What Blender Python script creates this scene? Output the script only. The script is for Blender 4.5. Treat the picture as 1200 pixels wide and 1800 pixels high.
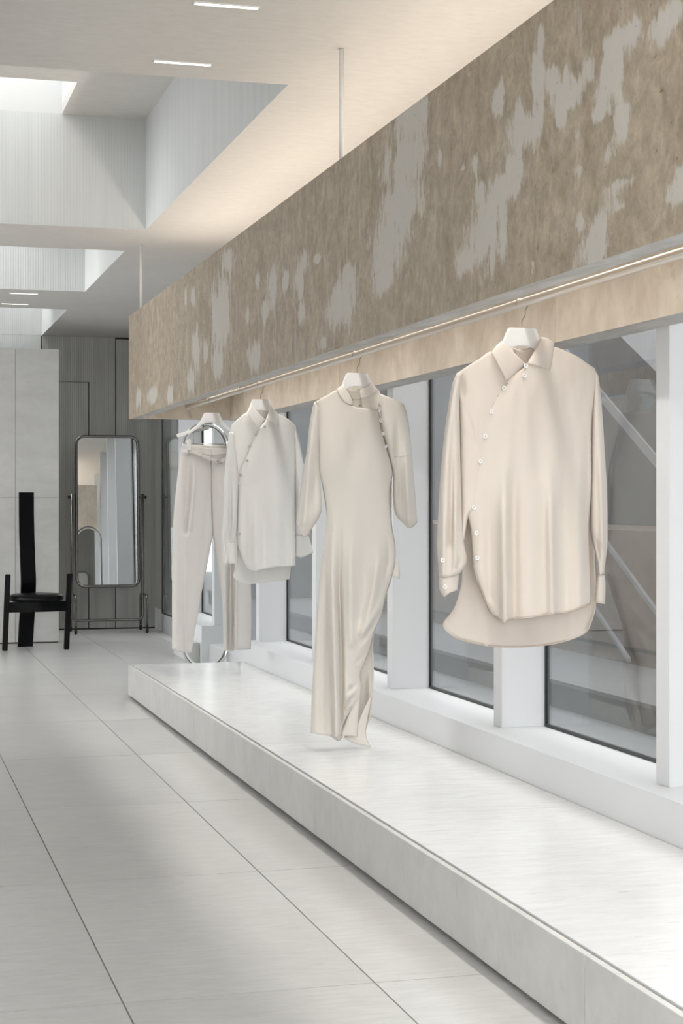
import bpy, bmesh, math, random
from mathutils import Vector, noise
random.seed(7)
C = bpy.context.scene.collection
for o in list(bpy.data.objects):
    bpy.data.objects.remove(o)

# ------------------------------------------------------------------ camera, world, lights, exposure
FOC, CY, EYE, YAW = 2950.0, 887.0, 1.17, math.radians(15.5)
SA, CA = math.sin(YAW), math.cos(YAW)
cam = bpy.data.cameras.new('camera')
cam.sensor_fit = 'VERTICAL'; cam.sensor_height = 36.0
cam.lens = FOC / 1800 * 36.0
cam.shift_y = -(900 - CY) / 1800
cam.clip_start = 0.05; cam.clip_end = 200
camo = bpy.data.objects.new('camera', cam); C.objects.link(camo)
camo.location = (0, 0, EYE); camo.rotation_euler = (math.radians(90), 0, -YAW)
sc = bpy.context.scene
sc.camera = camo
sc.view_settings.view_transform = 'Standard'
sc.view_settings.look = 'None'
sc.view_settings.exposure = 0.08
sc.view_settings.gamma = 1.0
sc.view_settings.use_curve_mapping = False

world = bpy.data.worlds.new('overcast_sky'); sc.world = world
world.use_nodes = True
bg = world.node_tree.nodes['Background']
bg.inputs[0].default_value = (0.965, 0.98, 1.0, 1)
bg.inputs[1].default_value = 4.0

def area_light(name, loc, rot, sx, sy, watts, color, spread=180):
    l = bpy.data.lights.new(name, 'AREA'); l.shape = 'RECTANGLE'
    l.size = sx; l.size_y = sy; l.energy = watts; l.color = color
    l.spread = math.radians(spread)
    o = bpy.data.objects.new(name, l); C.objects.link(o)
    o.location = loc; o.rotation_euler = rot
    return o

# skylight shafts: (near edge, far edge) of every well along the room
ZC, ZS, ZT = 2.745, 3.38, 4.35
WX0, WX1, SX1 = -2.6, 1.49, 1.015
WELLS = [(1.20, 4.65), (6.12, 9.57), (10.40, 12.47), (13.64, 15.80)]
WELL_W = [40, 21, 42, 42]
SHX = [SX1, SX1, SX1, 1.46]      # right edge of each shaft
SHAFTS = [(1.20, 2.60)] + [(y1 - .74, y1) for y0, y1 in WELLS[1:]]  # first shaft, out of view, moved near and widened for frontal light
DAY = (0.985, 0.995, 1.0)
for (y0, y1), w, sx1 in zip(SHAFTS, WELL_W, SHX):
    area_light('skylight_daylight', ((WX0 + sx1) / 2, (y0 + y1) / 2, ZT - 0.03), (0, 0, 0), sx1 - WX0 - .1, y1 - y0 - .04, w, DAY)
# added frontal fill, set in an assumed, unseen shop front behind the camera
area_light('added_front_fill', (-0.6, -2.40, 1.45), (math.radians(-90), 0, math.radians(180)), 5.6, 2.3, 92, (1.0, 0.995, 0.985))
# added side fill, set in an invented, unseen opening of the left wall
area_light('added_side_fill', (-3.50, 11.15, 1.45), (0, math.radians(-90), 0), 2.3, 5.2, 26, (1.0, 0.995, 0.985))
# strip lights laid inside the hollow beam: up to the ceiling, down over the rail
area_light('beam_uplight', (1.86, 4.75, 2.215), (math.radians(180), 0, 0), 0.06, 10.2, 20, (1.0, 0.89, 0.77))
area_light('beam_downlight', (1.74, 4.75, 2.155), (0, 0, 0), 0.05, 10.2, 36, (1.0, 0.965, 0.92), spread=125)

def P(px, py, Y):
    """pixel of the 1200x1800 frame -> point on the upright plane y = Y"""
    u = (px - 600) / FOC
    d = Y / (CA - u * SA)
    return Vector((d * (SA + u * CA), Y, EYE - d * (py - CY) / FOC))
def PX(px, py, X):
    u = (px - 600) / FOC
    d = X / (SA + u * CA)
    return Vector((X, d * (CA - u * SA), EYE - d * (py - CY) / FOC))

# ------------------------------------------------------------------ materials
MATS = {}
def nt(name):
    m = bpy.data.materials.new(name); m.use_nodes = True
    n = m.node_tree; b = n.nodes['Principled BSDF']
    MATS[name] = m
    return m, n, b
def N(n, t, **kw):
    x = n.nodes.new(t)
    for k, v in kw.items(): setattr(x, k, v)
    return x
def setin(x, **kw):
    for k, v in kw.items(): x.inputs[k].default_value = v
def plain(name, col, rough=.5, metal=0, spec=.5, bump=None):
    m, n, b = nt(name)
    b.inputs['Base Color'].default_value = (*col, 1)
    b.inputs['Roughness'].default_value = rough
    b.inputs['Metallic'].default_value = metal
    b.inputs['Specular IOR Level'].default_value = spec
    if bump:
        g = N(n, 'ShaderNodeNewGeometry'); t = N(n, 'ShaderNodeTexNoise')
        t.inputs['Scale'].default_value = bump[0]; t.inputs['Detail'].default_value = 4
        n.links.new(g.outputs['Position'], t.inputs['Vector'])
        bp = N(n, 'ShaderNodeBump'); bp.inputs['Strength'].default_value = bump[1]; bp.inputs['Distance'].default_value = .002
        n.links.new(t.outputs['Fac'], bp.inputs['Height']); n.links.new(bp.outputs['Normal'], b.inputs['Normal'])
    return m
def stone(name, cols, scale, rough, marks=0.0, markcol=(.3, .29, .27), rnd=0.0, bump=.1, spec=.5, blot=(0.5, 0.06)):
    """layered stone: streaks stretched along scale, sparse dark flecks, broad clouding"""
    m, n, b = nt(name)
    L = n.links.new
    g = N(n, 'ShaderNodeNewGeometry')
    oi = N(n, 'ShaderNodeObjectInfo')
    off = N(n, 'ShaderNodeVectorMath', operation='MULTIPLY_ADD')
    comb = N(n, 'ShaderNodeCombineXYZ')
    mul = N(n, 'ShaderNodeMath', operation='MULTIPLY'); mul.inputs[1].default_value = 37 * (1 if rnd else 0)
    L(oi.outputs['Random'], mul.inputs[0])
    for i in range(3): L(mul.outputs[0], comb.inputs[i])
    off.inputs[1].default_value = (1, 1, 1)
    L(g.outputs['Position'], off.inputs[0]); L(comb.outputs[0], off.inputs[2])
    mp = N(n, 'ShaderNodeMapping'); mp.inputs['Scale'].default_value = scale
    L(off.outputs[0], mp.inputs['Vector'])
    t1 = N(n, 'ShaderNodeTexNoise'); setin(t1, Scale=1.0, Detail=8.0, Roughness=.65, Distortion=.4)
    L(mp.outputs[0], t1.inputs['Vector'])
    r1 = N(n, 'ShaderNodeValToRGB')
    r1.color_ramp.elements[0].position = .32; r1.color_ramp.elements[0].color = (*cols[0], 1)
    r1.color_ramp.elements[1].position = .68; r1.color_ramp.elements[1].color = (*cols[1], 1)
    L(t1.outputs['Fac'], r1.inputs[0])
    # broad clouding
    t2 = N(n, 'ShaderNodeTexNoise'); setin(t2, Scale=blot[0], Detail=3.0)
    L(off.outputs[0], t2.inputs['Vector'])
    mr = N(n, 'ShaderNodeMapRange'); setin(mr, **{'From Min': .3, 'From Max': .7, 'To Min': 1 - blot[1], 'To Max': 1 + blot[1]})
    L(t2.outputs['Fac'], mr.inputs[0])
    m1 = N(n, 'ShaderNodeMixRGB', blend_type='MULTIPLY'); m1.inputs[0].default_value = 1
    L(r1.outputs[0], m1.inputs[1]); L(mr.outputs[0], m1.inputs[2])
    last = m1.outputs[0]
    if marks:
        t3 = N(n, 'ShaderNodeTexNoise'); setin(t3, Scale=1.15, Detail=6.0, Roughness=.62)
        L(mp.outputs[0], t3.inputs['Vector'])
        r3 = N(n, 'ShaderNodeValToRGB')
        r3.color_ramp.elements[0].position = .63; r3.color_ramp.elements[0].color = (0, 0, 0, 1)
        r3.color_ramp.elements[1].position = .72; r3.color_ramp.elements[1].color = (1, 1, 1, 1)
        L(t3.outputs['Fac'], r3.inputs[0])
        mm = N(n, 'ShaderNodeMath', operation='MULTIPLY'); mm.inputs[1].default_value = marks
        L(r3.outputs[0], mm.inputs[0])
        m2 = N(n, 'ShaderNodeMixRGB'); m2.inputs[2].default_value = (*markcol, 1)
        L(mm.outputs[0], m2.inputs[0]); L(last, m2.inputs[1]); last = m2.outputs[0]
    if rnd:
        mr2 = N(n, 'ShaderNodeMapRange'); setin(mr2, **{'To Min': 1 - rnd, 'To Max': 1 + rnd})
        L(oi.outputs['Random'], mr2.inputs[0])
        m3 = N(n, 'ShaderNodeMixRGB', blend_type='MULTIPLY'); m3.inputs[0].default_value = 1
        L(last, m3.inputs[1]); L(mr2.outputs[0], m3.inputs[2]); last = m3.outputs[0]
    L(last, b.inputs['Base Color'])
    rr = N(n, 'ShaderNodeMapRange'); setin(rr, **{'To Min': rough - .07, 'To Max': rough + .10})
    L(t1.outputs['Fac'], rr.inputs[0]); L(rr.outputs[0], b.inputs['Roughness'])
    b.inputs['Specular IOR Level'].default_value = spec
    bp = N(n, 'ShaderNodeBump'); bp.inputs['Strength'].default_value = bump; bp.inputs['Distance'].default_value = .003
    L(t1.outputs['Fac'], bp.inputs['Height']); L(bp.outputs['Normal'], b.inputs['Normal'])
    return m
stone('floor_stone', ((.525, .517, .50), (.63, .622, .605)), (9, 46, 20), .30, marks=.42, markcol=(.40, .385, .36), rnd=.03, bump=.04, blot=(1.3, .05))
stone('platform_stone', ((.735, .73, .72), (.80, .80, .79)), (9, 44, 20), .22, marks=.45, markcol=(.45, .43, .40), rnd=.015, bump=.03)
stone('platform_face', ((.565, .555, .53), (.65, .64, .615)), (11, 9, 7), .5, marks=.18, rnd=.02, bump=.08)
stone('plaster', ((.64, .615, .58), (.70, .675, .64)), (14, 30, 12), .8, marks=.22, markcol=(.42, .40, .37), bump=.25)
stone('partition_stone', ((.62, .61, .58), (.70, .69, .66)), (5, 5, 9), .6, marks=.25, markcol=(.50, .44, .36), rnd=.03, bump=.06)
stone('inner_travertine', ((.52, .44, .345), (.70, .625, .53)), (8, 7, 6), .55, marks=.4, markcol=(.40, .30, .21), rnd=.05, bump=.15, blot=(2.5, .10))
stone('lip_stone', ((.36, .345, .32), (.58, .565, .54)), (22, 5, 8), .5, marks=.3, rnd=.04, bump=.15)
stone('concrete', ((.06, .06, .062), (.10, .10, .10)), (5, 5, 4), .7, marks=.3, markcol=(.05, .05, .05), bump=.2, blot=(1.2, .15))
stone('pale_concrete', ((.32, .32, .325), (.38, .38, .385)), (60, 60, 60), .8, bump=.3)
stone('clay_wall', ((.16, .125, .105), (.21, .168, .143)), (4, 6, 30), .7, marks=.3, bump=.15)
stone('court_paving', ((.15, .15, .148), (.20, .20, .198)), (4, 30, 20), .6, marks=.2, rnd=.03, bump=.1)

def travertine():
    """tan travertine whose worn-off skin leaves pale patches; patch outlines come from the mesh attribute"""
    m, n, b = nt('beam_travertine'); L = n.links.new
    g = N(n, 'ShaderNodeNewGeometry')
    mp = N(n, 'ShaderNodeMapping'); mp.inputs['Scale'].default_value = (6, 7.5, 5)
    L(g.outputs['Position'], mp.inputs['Vector'])
    t1 = N(n, 'ShaderNodeTexNoise'); setin(t1, Scale=1.0, Detail=10.0, Roughness=.72, Distortion=1.3)
    L(mp.outputs[0], t1.inputs['Vector'])
    r1 = N(n, 'ShaderNodeValToRGB'); e = r1.color_ramp.elements
    e[0].position = .28; e[0].color = (.250, .190, .125, 1)
    e[1].position = .70; e[1].color = (.432, .354, .262, 1)
    L(t1.outputs['Fac'], r1.inputs[0])
    # fine pits
    tp = N(n, 'ShaderNodeTexNoise'); setin(tp, Scale=42.0, Detail=3.0, Roughness=.6)
    L(g.outputs['Position'], tp.inputs['Vector'])
    rp = N(n, 'ShaderNodeValToRGB'); rp.color_ramp.elements[0].position = .66; rp.color_ramp.elements[0].color = (1, 1, 1, 1)
    rp.color_ramp.elements[1].position = .73; rp.color_ramp.elements[1].color = (.55, .5, .45, 1)
    L(tp.outputs['Fac'], rp.inputs[0])
    tf = N(n, 'ShaderNodeTexNoise'); setin(tf, Scale=24.0, Detail=8.0, Roughness=.75, Distortion=.6)
    L(g.outputs['Position'], tf.inputs['Vector'])
    rf = N(n, 'ShaderNodeMapRange'); setin(rf, **{'From Min': .3, 'From Max': .7, 'To Min': .72, 'To Max': 1.26})
    L(tf.outputs['Fac'], rf.inputs[0])
    mf = N(n, 'ShaderNodeMixRGB', blend_type='MULTIPLY'); mf.inputs[0].default_value = 1
    L(r1.outputs[0], mf.inputs[1]); L(rf.outputs[0], mf.inputs[2])
    mp2 = N(n, 'ShaderNodeMixRGB', blend_type='MULTIPLY'); mp2.inputs[0].default_value = 1
    L(mf.outputs[0], mp2.inputs[1]); L(rp.outputs[0], mp2.inputs[2])
    # pale patches
    at = N(n, 'ShaderNodeAttribute', attribute_name='patch')
    mpn = N(n, 'ShaderNodeMapping'); mpn.inputs['Scale'].default_value = (1, 1, .38)
    L(g.outputs['Position'], mpn.inputs['Vector'])
    tn = N(n, 'ShaderNodeTexNoise'); setin(tn, Scale=14.0, Detail=9.0, Roughness=.74)
    L(mpn.outputs[0], tn.inputs['Vector'])
    a1 = N(n, 'ShaderNodeMath', operation='MULTIPLY_ADD'); a1.inputs[1].default_value = -3.6; a1.inputs[2].default_value = 1.8
    L(tn.outputs['Fac'], a1.inputs[0])
    a2 = N(n, 'ShaderNodeMath', operation='ADD'); L(at.outputs['Fac'], a2.inputs[0]); L(a1.outputs[0], a2.inputs[1])
    rk = N(n, 'ShaderNodeMapRange'); setin(rk, **{'From Min': .16, 'From Max': -.16})
    L(a2.outputs[0], rk.inputs[0])
    # thin worn streaks everywhere
    mps = N(n, 'ShaderNodeMapping'); mps.inputs['Scale'].default_value = (1, 1, .24)
    L(g.outputs['Position'], mps.inputs['Vector'])
    ts = N(n, 'ShaderNodeTexNoise'); setin(ts, Scale=17.0, Detail=6.0, Roughness=.6)
    L(mps.outputs[0], ts.inputs['Vector'])
    rs = N(n, 'ShaderNodeMapRange'); setin(rs, **{'From Min': .60, 'From Max': .72, 'To Max': .6})
    L(ts.outputs['Fac'], rs.inputs[0])
    mx = N(n, 'ShaderNodeMath', operation='MAXIMUM'); L(rk.outputs[0], mx.inputs[0]); L(rs.outputs[0], mx.inputs[1])
    mk = N(n, 'ShaderNodeMath', operation='MULTIPLY'); mk.inputs[1].default_value = .86; L(mx.outputs[0], mk.inputs[0])
    pc = N(n, 'ShaderNodeMixRGB', blend_type='MULTIPLY'); pc.inputs[0].default_value = .7
    pc.inputs[1].default_value = (.53, .495, .445, 1); L(rp.outputs[0], pc.inputs[2])
    mc = N(n, 'ShaderNodeMixRGB'); L(mk.outputs[0], mc.inputs[0]); L(mp2.outputs[0], mc.inputs[1]); L(pc.outputs[0], mc.inputs[2])
    L(mc.outputs[0], b.inputs['Base Color'])
    b.inputs['Roughness'].default_value = .58
    hb = N(n, 'ShaderNodeMath', operation='ADD'); L(t1.outputs['Fac'], hb.inputs[0]); L(mk.outputs[0], hb.inputs[1])
    bp = N(n, 'ShaderNodeBump'); bp.inputs['Strength'].default_value = .14; bp.inputs['Distance'].default_value = .004
    L(hb.outputs[0], bp.inputs['Height']); L(bp.outputs['Normal'], b.inputs['Normal'])
travertine()

def ribbed(name, col, period, axis, strength, rough=.7, grain=.04):
    """painted board with fine vertical ribs"""
    m, n, b = nt(name); L = n.links.new
    g = N(n, 'ShaderNodeNewGeometry'); sx = N(n, 'ShaderNodeSeparateXYZ'); L(g.outputs['Position'], sx.inputs[0])
    ad = N(n, 'ShaderNodeMath', operation='ADD'); L(sx.outputs['X'], ad.inputs[0]); L(sx.outputs['Y'], ad.inputs[1])
    mu = N(n, 'ShaderNodeMath', operation='MULTIPLY'); mu.inputs[1].default_value = 2 * math.pi / period; L(ad.outputs[0], mu.inputs[0])
    sn = N(n, 'ShaderNodeMath', operation='SINE'); L(mu.outputs[0], sn.inputs[0])
    pw = N(n, 'ShaderNodeMath', operation='SMOOTH_MIN'); pw.inputs[1].default_value = .1; pw.inputs[2].default_value = .5; L(sn.outputs[0], pw.inputs[0])
    bp = N(n, 'ShaderNodeBump'); bp.inputs['Strength'].default_value = strength; bp.inputs['Distance'].default_value = .004
    L(pw.outputs[0], bp.inputs['Height']); L(bp.outputs['Normal'], b.inputs['Normal'])
    mp = N(n, 'ShaderNodeMapping'); mp.inputs['Scale'].default_value = (22, 22, 1.2); L(g.outputs['Position'], mp.inputs['Vector'])
    t = N(n, 'ShaderNodeTexNoise'); setin(t, Scale=1.0, Detail=5.0); L(mp.outputs[0], t.inputs['Vector'])
    mr = N(n, 'ShaderNodeMapRange'); setin(mr, **{'From Min': .3, 'From Max': .7, 'To Min': 1 - grain, 'To Max': 1 + grain}); L(t.outputs['Fac'], mr.inputs[0])
    mc = N(n, 'ShaderNodeMixRGB', blend_type='MULTIPLY'); mc.inputs[0].default_value = 1; mc.inputs[1].default_value = (*col, 1)
    L(mr.outputs[0], mc.inputs[2]); L(mc.outputs[0], b.inputs['Base Color'])
    b.inputs['Roughness'].default_value = rough
ribbed('well_board', (.68, .69, .68), .018, 'X', .16)
ribbed('grey_board', (.44, .437, .415), .020, 'X', .25, .45, .10)

plain('white_paint', (.755, .765, .775), .45, bump=(60, .03))
plain('white_wall', (.74, .74, .73), .7, bump=(40, .05))
plain('joint_dark', (.05, .048, .045), .8, bump=(80, .1))
plain('reveal_brown', (.16, .13, .10), .7, bump=(60, .1))
plain('grout', (.42, .41, .40), .8, bump=(80, .2))
plain('gasket', (.012, .012, .013), .45, bump=(90, .05))
plain('rail_metal', (.86, .82, .76), .36, 1.0, bump=(200, .02))
plain('hook_metal', (.52, .50, .47), .25, 1.0, bump=(200, .02))
plain('dark_steel', (.21, .205, .195), .26, 1.0, bump=(200, .02))
plain('chrome', (.75, .75, .75), .08, 1.0, bump=(200, .01))
plain('mirror_glass', (.86, .87, .86), .015, 1.0, bump=(3, .0005))
plain('black_rubber', (.015, .015, .015), .5, bump=(90, .05))
plain('black_lacquer', (.004, .004, .0045), .32, 0, .10, bump=(35, .03))
plain('black_leather', (.005, .005, .0055), .33, 0, .18, bump=(160, .15))
plain('worn_edge', (.05, .044, .038), .45, 0, .3, bump=(60, .1))
plain('white_plastic', (.86, .86, .85), .35, bump=(70, .02))
plain('button_grey', (.52, .51, .49), .3, bump=(120, .05))
plain('button_shell', (.90, .89, .87), .3, bump=(120, .05))
plain('thread_dark', (.20, .13, .08), .7, bump=(150, .1))
plain('white_metal', (.78, .77, .74), .4, bump=(90, .02))
plain('rail_steel', (.30, .305, .31), .35, .3, bump=(90, .05))

def glow(name, col, s):
    m, n, b = nt(name)
    b.inputs['Base Color'].default_value = (.8, .8, .8, 1)
    b.inputs['Emission Color'].default_value = (*col, 1); b.inputs['Emission Strength'].default_value = s
    return m
glow('lamp_diffuser', (1, .98, .94), 5.0)
glow('skylight_glazing', (.93, .97, 1.0), 1.2)
glow('led_strip', (1, .88, .74), 4.0)

def glass():
    m, n, b = nt('window_glass'); L = n.links.new
    n.nodes.remove(b)
    out = n.nodes['Material Output']
    tr = N(n, 'ShaderNodeBsdfTransparent'); tr.inputs[0].default_value = (.90, .91, .915, 1)
    gl = N(n, 'ShaderNodeBsdfGlossy'); gl.inputs['Roughness'].default_value = .006; gl.inputs['Color'].default_value = (.93, .95, .96, 1)
    # Schlick reflectance of an uncoated pane face
    gg = N(n, 'ShaderNodeNewGeometry')
    dt = N(n, 'ShaderNodeVectorMath', operation='DOT_PRODUCT'); L(gg.outputs['Incoming'], dt.inputs[0]); L(gg.outputs['Normal'], dt.inputs[1])
    ab = N(n, 'ShaderNodeMath', operation='ABSOLUTE'); L(dt.outputs['Value'], ab.inputs[0])
    om = N(n, 'ShaderNodeMath', operation='SUBTRACT'); om.inputs[0].default_value = 1; L(ab.outputs[0], om.inputs[1])
    pw = N(n, 'ShaderNodeMath', operation='POWER'); pw.inputs[1].default_value = 5; L(om.outputs[0], pw.inputs[0])
    mu = N(n, 'ShaderNodeMath', operation='MULTIPLY_ADD'); mu.use_clamp = True; mu.inputs[1].default_value = .95; mu.inputs[2].default_value = .075
    L(pw.outputs[0], mu.inputs[0])
    # slight waviness of the pane
    g = N(n, 'ShaderNodeNewGeometry'); t = N(n, 'ShaderNodeTexNoise'); setin(t, Scale=2.0, Detail=1.0)
    L(g.outputs['Position'], t.inputs['Vector'])
    bp = N(n, 'ShaderNodeBump'); bp.inputs['Strength'].default_value = .02; bp.inputs['Distance'].default_value = .01
    L(t.outputs['Fac'], bp.inputs['Height']); L(bp.outputs['Normal'], gl.inputs['Normal'])
    mx = N(n, 'ShaderNodeMixShader'); L(mu.outputs[0], mx.inputs[0]); L(tr.outputs[0], mx.inputs[1]); L(gl.outputs[0], mx.inputs[2])
    L(mx.outputs[0], out.inputs[0])
glass()

def fabric(name, col, rough=.75, sheen=.25, weave=900, trans=.18, wrinkle=.12, inner=None):
    m, n, b = nt(name); L = n.links.new
    out = n.nodes['Material Output']
    g = N(n, 'ShaderNodeNewGeometry')
    t = N(n, 'ShaderNodeTexNoise'); setin(t, Scale=float(weave), Detail=2.0); L(g.outputs['Position'], t.inputs['Vector'])
    mp = N(n, 'ShaderNodeMapping'); mp.inputs['Scale'].default_value = (22, 14, 4); L(g.outputs['Position'], mp.inputs['Vector'])
    t2 = N(n, 'ShaderNodeTexNoise'); setin(t2, Scale=1.0, Detail=3.0); L(mp.outputs[0], t2.inputs['Vector'])
    b1 = N(n, 'ShaderNodeBump'); b1.inputs['Strength'].default_value = wrinkle; b1.inputs['Distance'].default_value = .012
    L(t2.outputs['Fac'], b1.inputs['Height'])
    b2 = N(n, 'ShaderNodeBump'); b2.inputs['Strength'].default_value = .08; b2.inputs['Distance'].default_value = .0008
    L(t.outputs['Fac'], b2.inputs['Height']); L(b1.outputs['Normal'], b2.inputs['Normal'])
    b.inputs['Base Color'].default_value = (*col, 1); b.inputs['Roughness'].default_value = rough
    b.inputs['Sheen Weight'].default_value = sheen; b.inputs['Sheen Roughness'].default_value = .4
    b.inputs['Specular IOR Level'].default_value = .25
    L(b2.outputs['Normal'], b.inputs['Normal'])
    tl = N(n, 'ShaderNodeBsdfTranslucent'); tl.inputs[0].default_value = (*[c ** 1.35 for c in col], 1)
    mx = N(n, 'ShaderNodeMixShader'); mx.inputs[0].default_value = trans
    L(b.outputs[0], mx.inputs[1]); L(tl.outputs[0], mx.inputs[2]); L(mx.outputs[0], out.inputs[0])
fabric('beige_crepe', (.83, .755, .68), .62, .2)
fabric('beige_trim', (.66, .57, .48), .7, .2)
fabric('cream_satin', (.86, .81, .745), .42, .2, wrinkle=.08)
fabric('white_cotton', (.89, .875, .845), .8, .15, wrinkle=.16)
fabric('stone_twill', (.80, .765, .73), .8, .15, wrinkle=.18)

# ------------------------------------------------------------------ builders
def wl(o):
    v = Vector((0, 0, 0))
    while o is not None:
        v += o.location; o = o.parent
    return v
def mesh(name, verts, faces, mat, smooth=False):
    me = bpy.data.meshes.new(name); me.from_pydata([tuple(v) for v in verts], [], faces); me.update()
    me.materials.append(MATS[mat])
    if smooth:
        for p in me.polygons: p.use_smooth = True
    return me
def link(name, me, parent=None, loc=(0, 0, 0)):
    o = bpy.data.objects.new(name, me); C.objects.link(o)
    if parent is not None: o.parent = parent
    o.location = loc
    return o
def obj(name, verts, faces, mat, parent=None, smooth=False, bevel=0, origin=None):
    """verts in world coordinates"""
    base = wl(parent) if parent is not None else Vector((0, 0, 0))
    if origin is None: origin = base
    origin = Vector(origin)
    me = mesh(name, [Vector(v) - origin for v in verts], faces, mat, smooth)
    bm = bmesh.new(); bm.from_mesh(me); bmesh.ops.recalc_face_normals(bm, faces=bm.faces)
    if bevel:
        bmesh.ops.bevel(bm, geom=list(bm.edges), offset=bevel, segments=2, affect='EDGES', clamp_overlap=True)
    bm.to_mesh(me); bm.free()
    return link(name, me, parent, origin - base)
BOXF = [(0, 3, 2, 1), (4, 5, 6, 7), (0, 1, 5, 4), (1, 2, 6, 5), (2, 3, 7, 6), (3, 0, 4, 7)]
def boxv(x0, x1, y0, y1, z0, z1):
    return [(x0, y0, z0), (x1, y0, z0), (x1, y1, z0), (x0, y1, z0), (x0, y0, z1), (x1, y0, z1), (x1, y1, z1), (x0, y1, z1)]
def box(name, b, mat, parent=None, bevel=0):
    x0, x1, y0, y1, z0, z1 = b
    org = None if parent is not None else ((x0 + x1) / 2, (y0 + y1) / 2, z0)
    return obj(name, boxv(*b), BOXF, mat, parent, bevel=bevel, origin=org)
def boxes(name, bs, mat, parent=None):
    v, f = [], []
    for b in bs:
        k = len(v); v += boxv(*b); f += [tuple(i + k for i in q) for q in BOXF]
    return obj(name, v, f, mat, parent)
def prism(name, poly, y0, y1, mat, parent=None, bevel=0, plane='XZ', smooth=False):
    n = len(poly)
    if plane == 'XZ': v = [(a, y0, b) for a, b in poly] + [(a, y1, b) for a, b in poly]
    else: v = [(y0, a, b) for a, b in poly] + [(y1, a, b) for a, b in poly]
    f = [tuple(range(n)), tuple(range(2 * n - 1, n - 1, -1))] + [(i, (i + 1) % n, n + (i + 1) % n, n + i) for i in range(n)]
    return obj(name, v, f, mat, parent, bevel=bevel, smooth=smooth)
def sweep(pts, r, seg=12, closed=False, caps=True):
    pts = [Vector(p) for p in pts]; n = len(pts); v, f = [], []
    def tan(i):
        a = pts[(i - 1) % n] if closed or i > 0 else pts[i]
        b = pts[(i + 1) % n] if closed or i < n - 1 else pts[i]
        return (b - a).normalized()
    t0 = tan(0); ref = Vector((0, 0, 1)) if abs(t0.z) < .9 else Vector((1, 0, 0))
    nrm = t0.cross(ref).normalized()
    for i in range(n):
        t = tan(i); nrm = (nrm - t * nrm.dot(t)).normalized(); bn = t.cross(nrm)
        rr = r[i] if isinstance(r, (list, tuple)) else r
        for k in range(seg):
            a = 2 * math.pi * k / seg
            v.append(pts[i] + (nrm * math.cos(a) + bn * math.sin(a)) * rr)
    for i in range(n if closed else n - 1):
        j = (i + 1) % n
        for k in range(seg):
            f.append((i * seg + k, i * seg + (k + 1) % seg, j * seg + (k + 1) % seg, j * seg + k))
    if caps and not closed:
        f.append(tuple(range(seg))); f.append(tuple((n - 1) * seg + k for k in range(seg - 1, -1, -1)))
    return v, f
def tube(name, pts, r, mat, parent=None, seg=12, closed=False):
    v, f = sweep(pts, r, seg, closed)
    return obj(name, v, f, mat, parent, smooth=True)
def lathe(name, prof, center, axis, mat, parent=None, seg=24):
    """prof: list of (radius, height along axis)"""
    ax = Vector(axis).normalized(); ref = Vector((0, 0, 1)) if abs(ax.z) < .9 else Vector((1, 0, 0))
    a = ax.cross(ref).normalized(); b = ax.cross(a); c = Vector(center); v, f = [], []
    for r, h in prof:
        for k in range(seg):
            t = 2 * math.pi * k / seg
            v.append(c + ax * h + (a * math.cos(t) + b * math.sin(t)) * max(r, 1e-5))
    for i in range(len(prof) - 1):
        for k in range(seg):
            f.append((i * seg + k, i * seg + (k + 1) % seg, (i + 1) * seg + (k + 1) % seg, (i + 1) * seg + k))
    f.append(tuple(range(seg))); f.append(tuple((len(prof) - 1) * seg + k for k in range(seg)))
    return obj(name, v, f, mat, parent, smooth=True)
def thing(name, label, cat, loc, group=None):
    o = bpy.data.objects.new(name, None); C.objects.link(o); o.location = loc
    o.empty_display_size = .1
    return tag(o, label, cat, group)
def tag(o, label, cat, group=None):
    o['label'] = label; o['category'] = cat
    if group: o['group'] = group
    return o
def struct(o, label=None, cat=None):
    o['kind'] = 'structure'
    if label: o['label'] = label
    if cat: o['category'] = cat
    return o
def arc(c, r, a0, a1, n, fn):
    return [fn(c[0] + r * math.cos(math.radians(a0 + (a1 - a0) * i / n)), c[1] + r * math.sin(math.radians(a0 + (a1 - a0) * i / n))) for i in range(n + 1)]

# ------------------------------------------------------------------ setting: floor
XL, XR, YF, YB = -3.6, 2.55, -2.5, 15.80
TX, TY = 0.617, 1.295
fl = box('floor', (XL, 2.60, YF, YB + .05, -.06, -.006), 'grout')
struct(fl, 'pale grey stone floor laid in long rectangular tiles', 'floor')
tile_me = None
g = .0022
for i in range(-7, 4):
    for j in range(-5, 10):
        x0 = .559 + TX * i; y0 = 3.936 + TY * j
        x1, y1 = x0 + TX, y0 + TY
        if x0 > 1.6 and y1 < 10.2: continue          # under the platform and sill
        a, b, c, d = max(x0, XL), min(x1, 2.60), max(y0, YF), min(y1, YB)
        if b - a < .05 or d - c < .05: continue
        full = abs((b - a) - TX) < 1e-6 and abs((d - c) - TY) < 1e-6
        if full:
            if tile_me is None:
                o = obj('tile', boxv(a + g, b - g, c + g, d - g, -.02, 0), BOXF, 'floor_stone', fl, origin=((a + b) / 2, (c + d) / 2, 0))
                tile_me = o.data
            else:
                link('tile', tile_me, fl, Vector(((a + b) / 2, (c + d) / 2, 0)) - wl(fl))
        else:
            obj('tile', boxv(a + g, b - g, c + g, d - g, -.02, 0), BOXF, 'floor_stone', fl, origin=((a + b) / 2, (c + d) / 2, 0))

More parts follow.
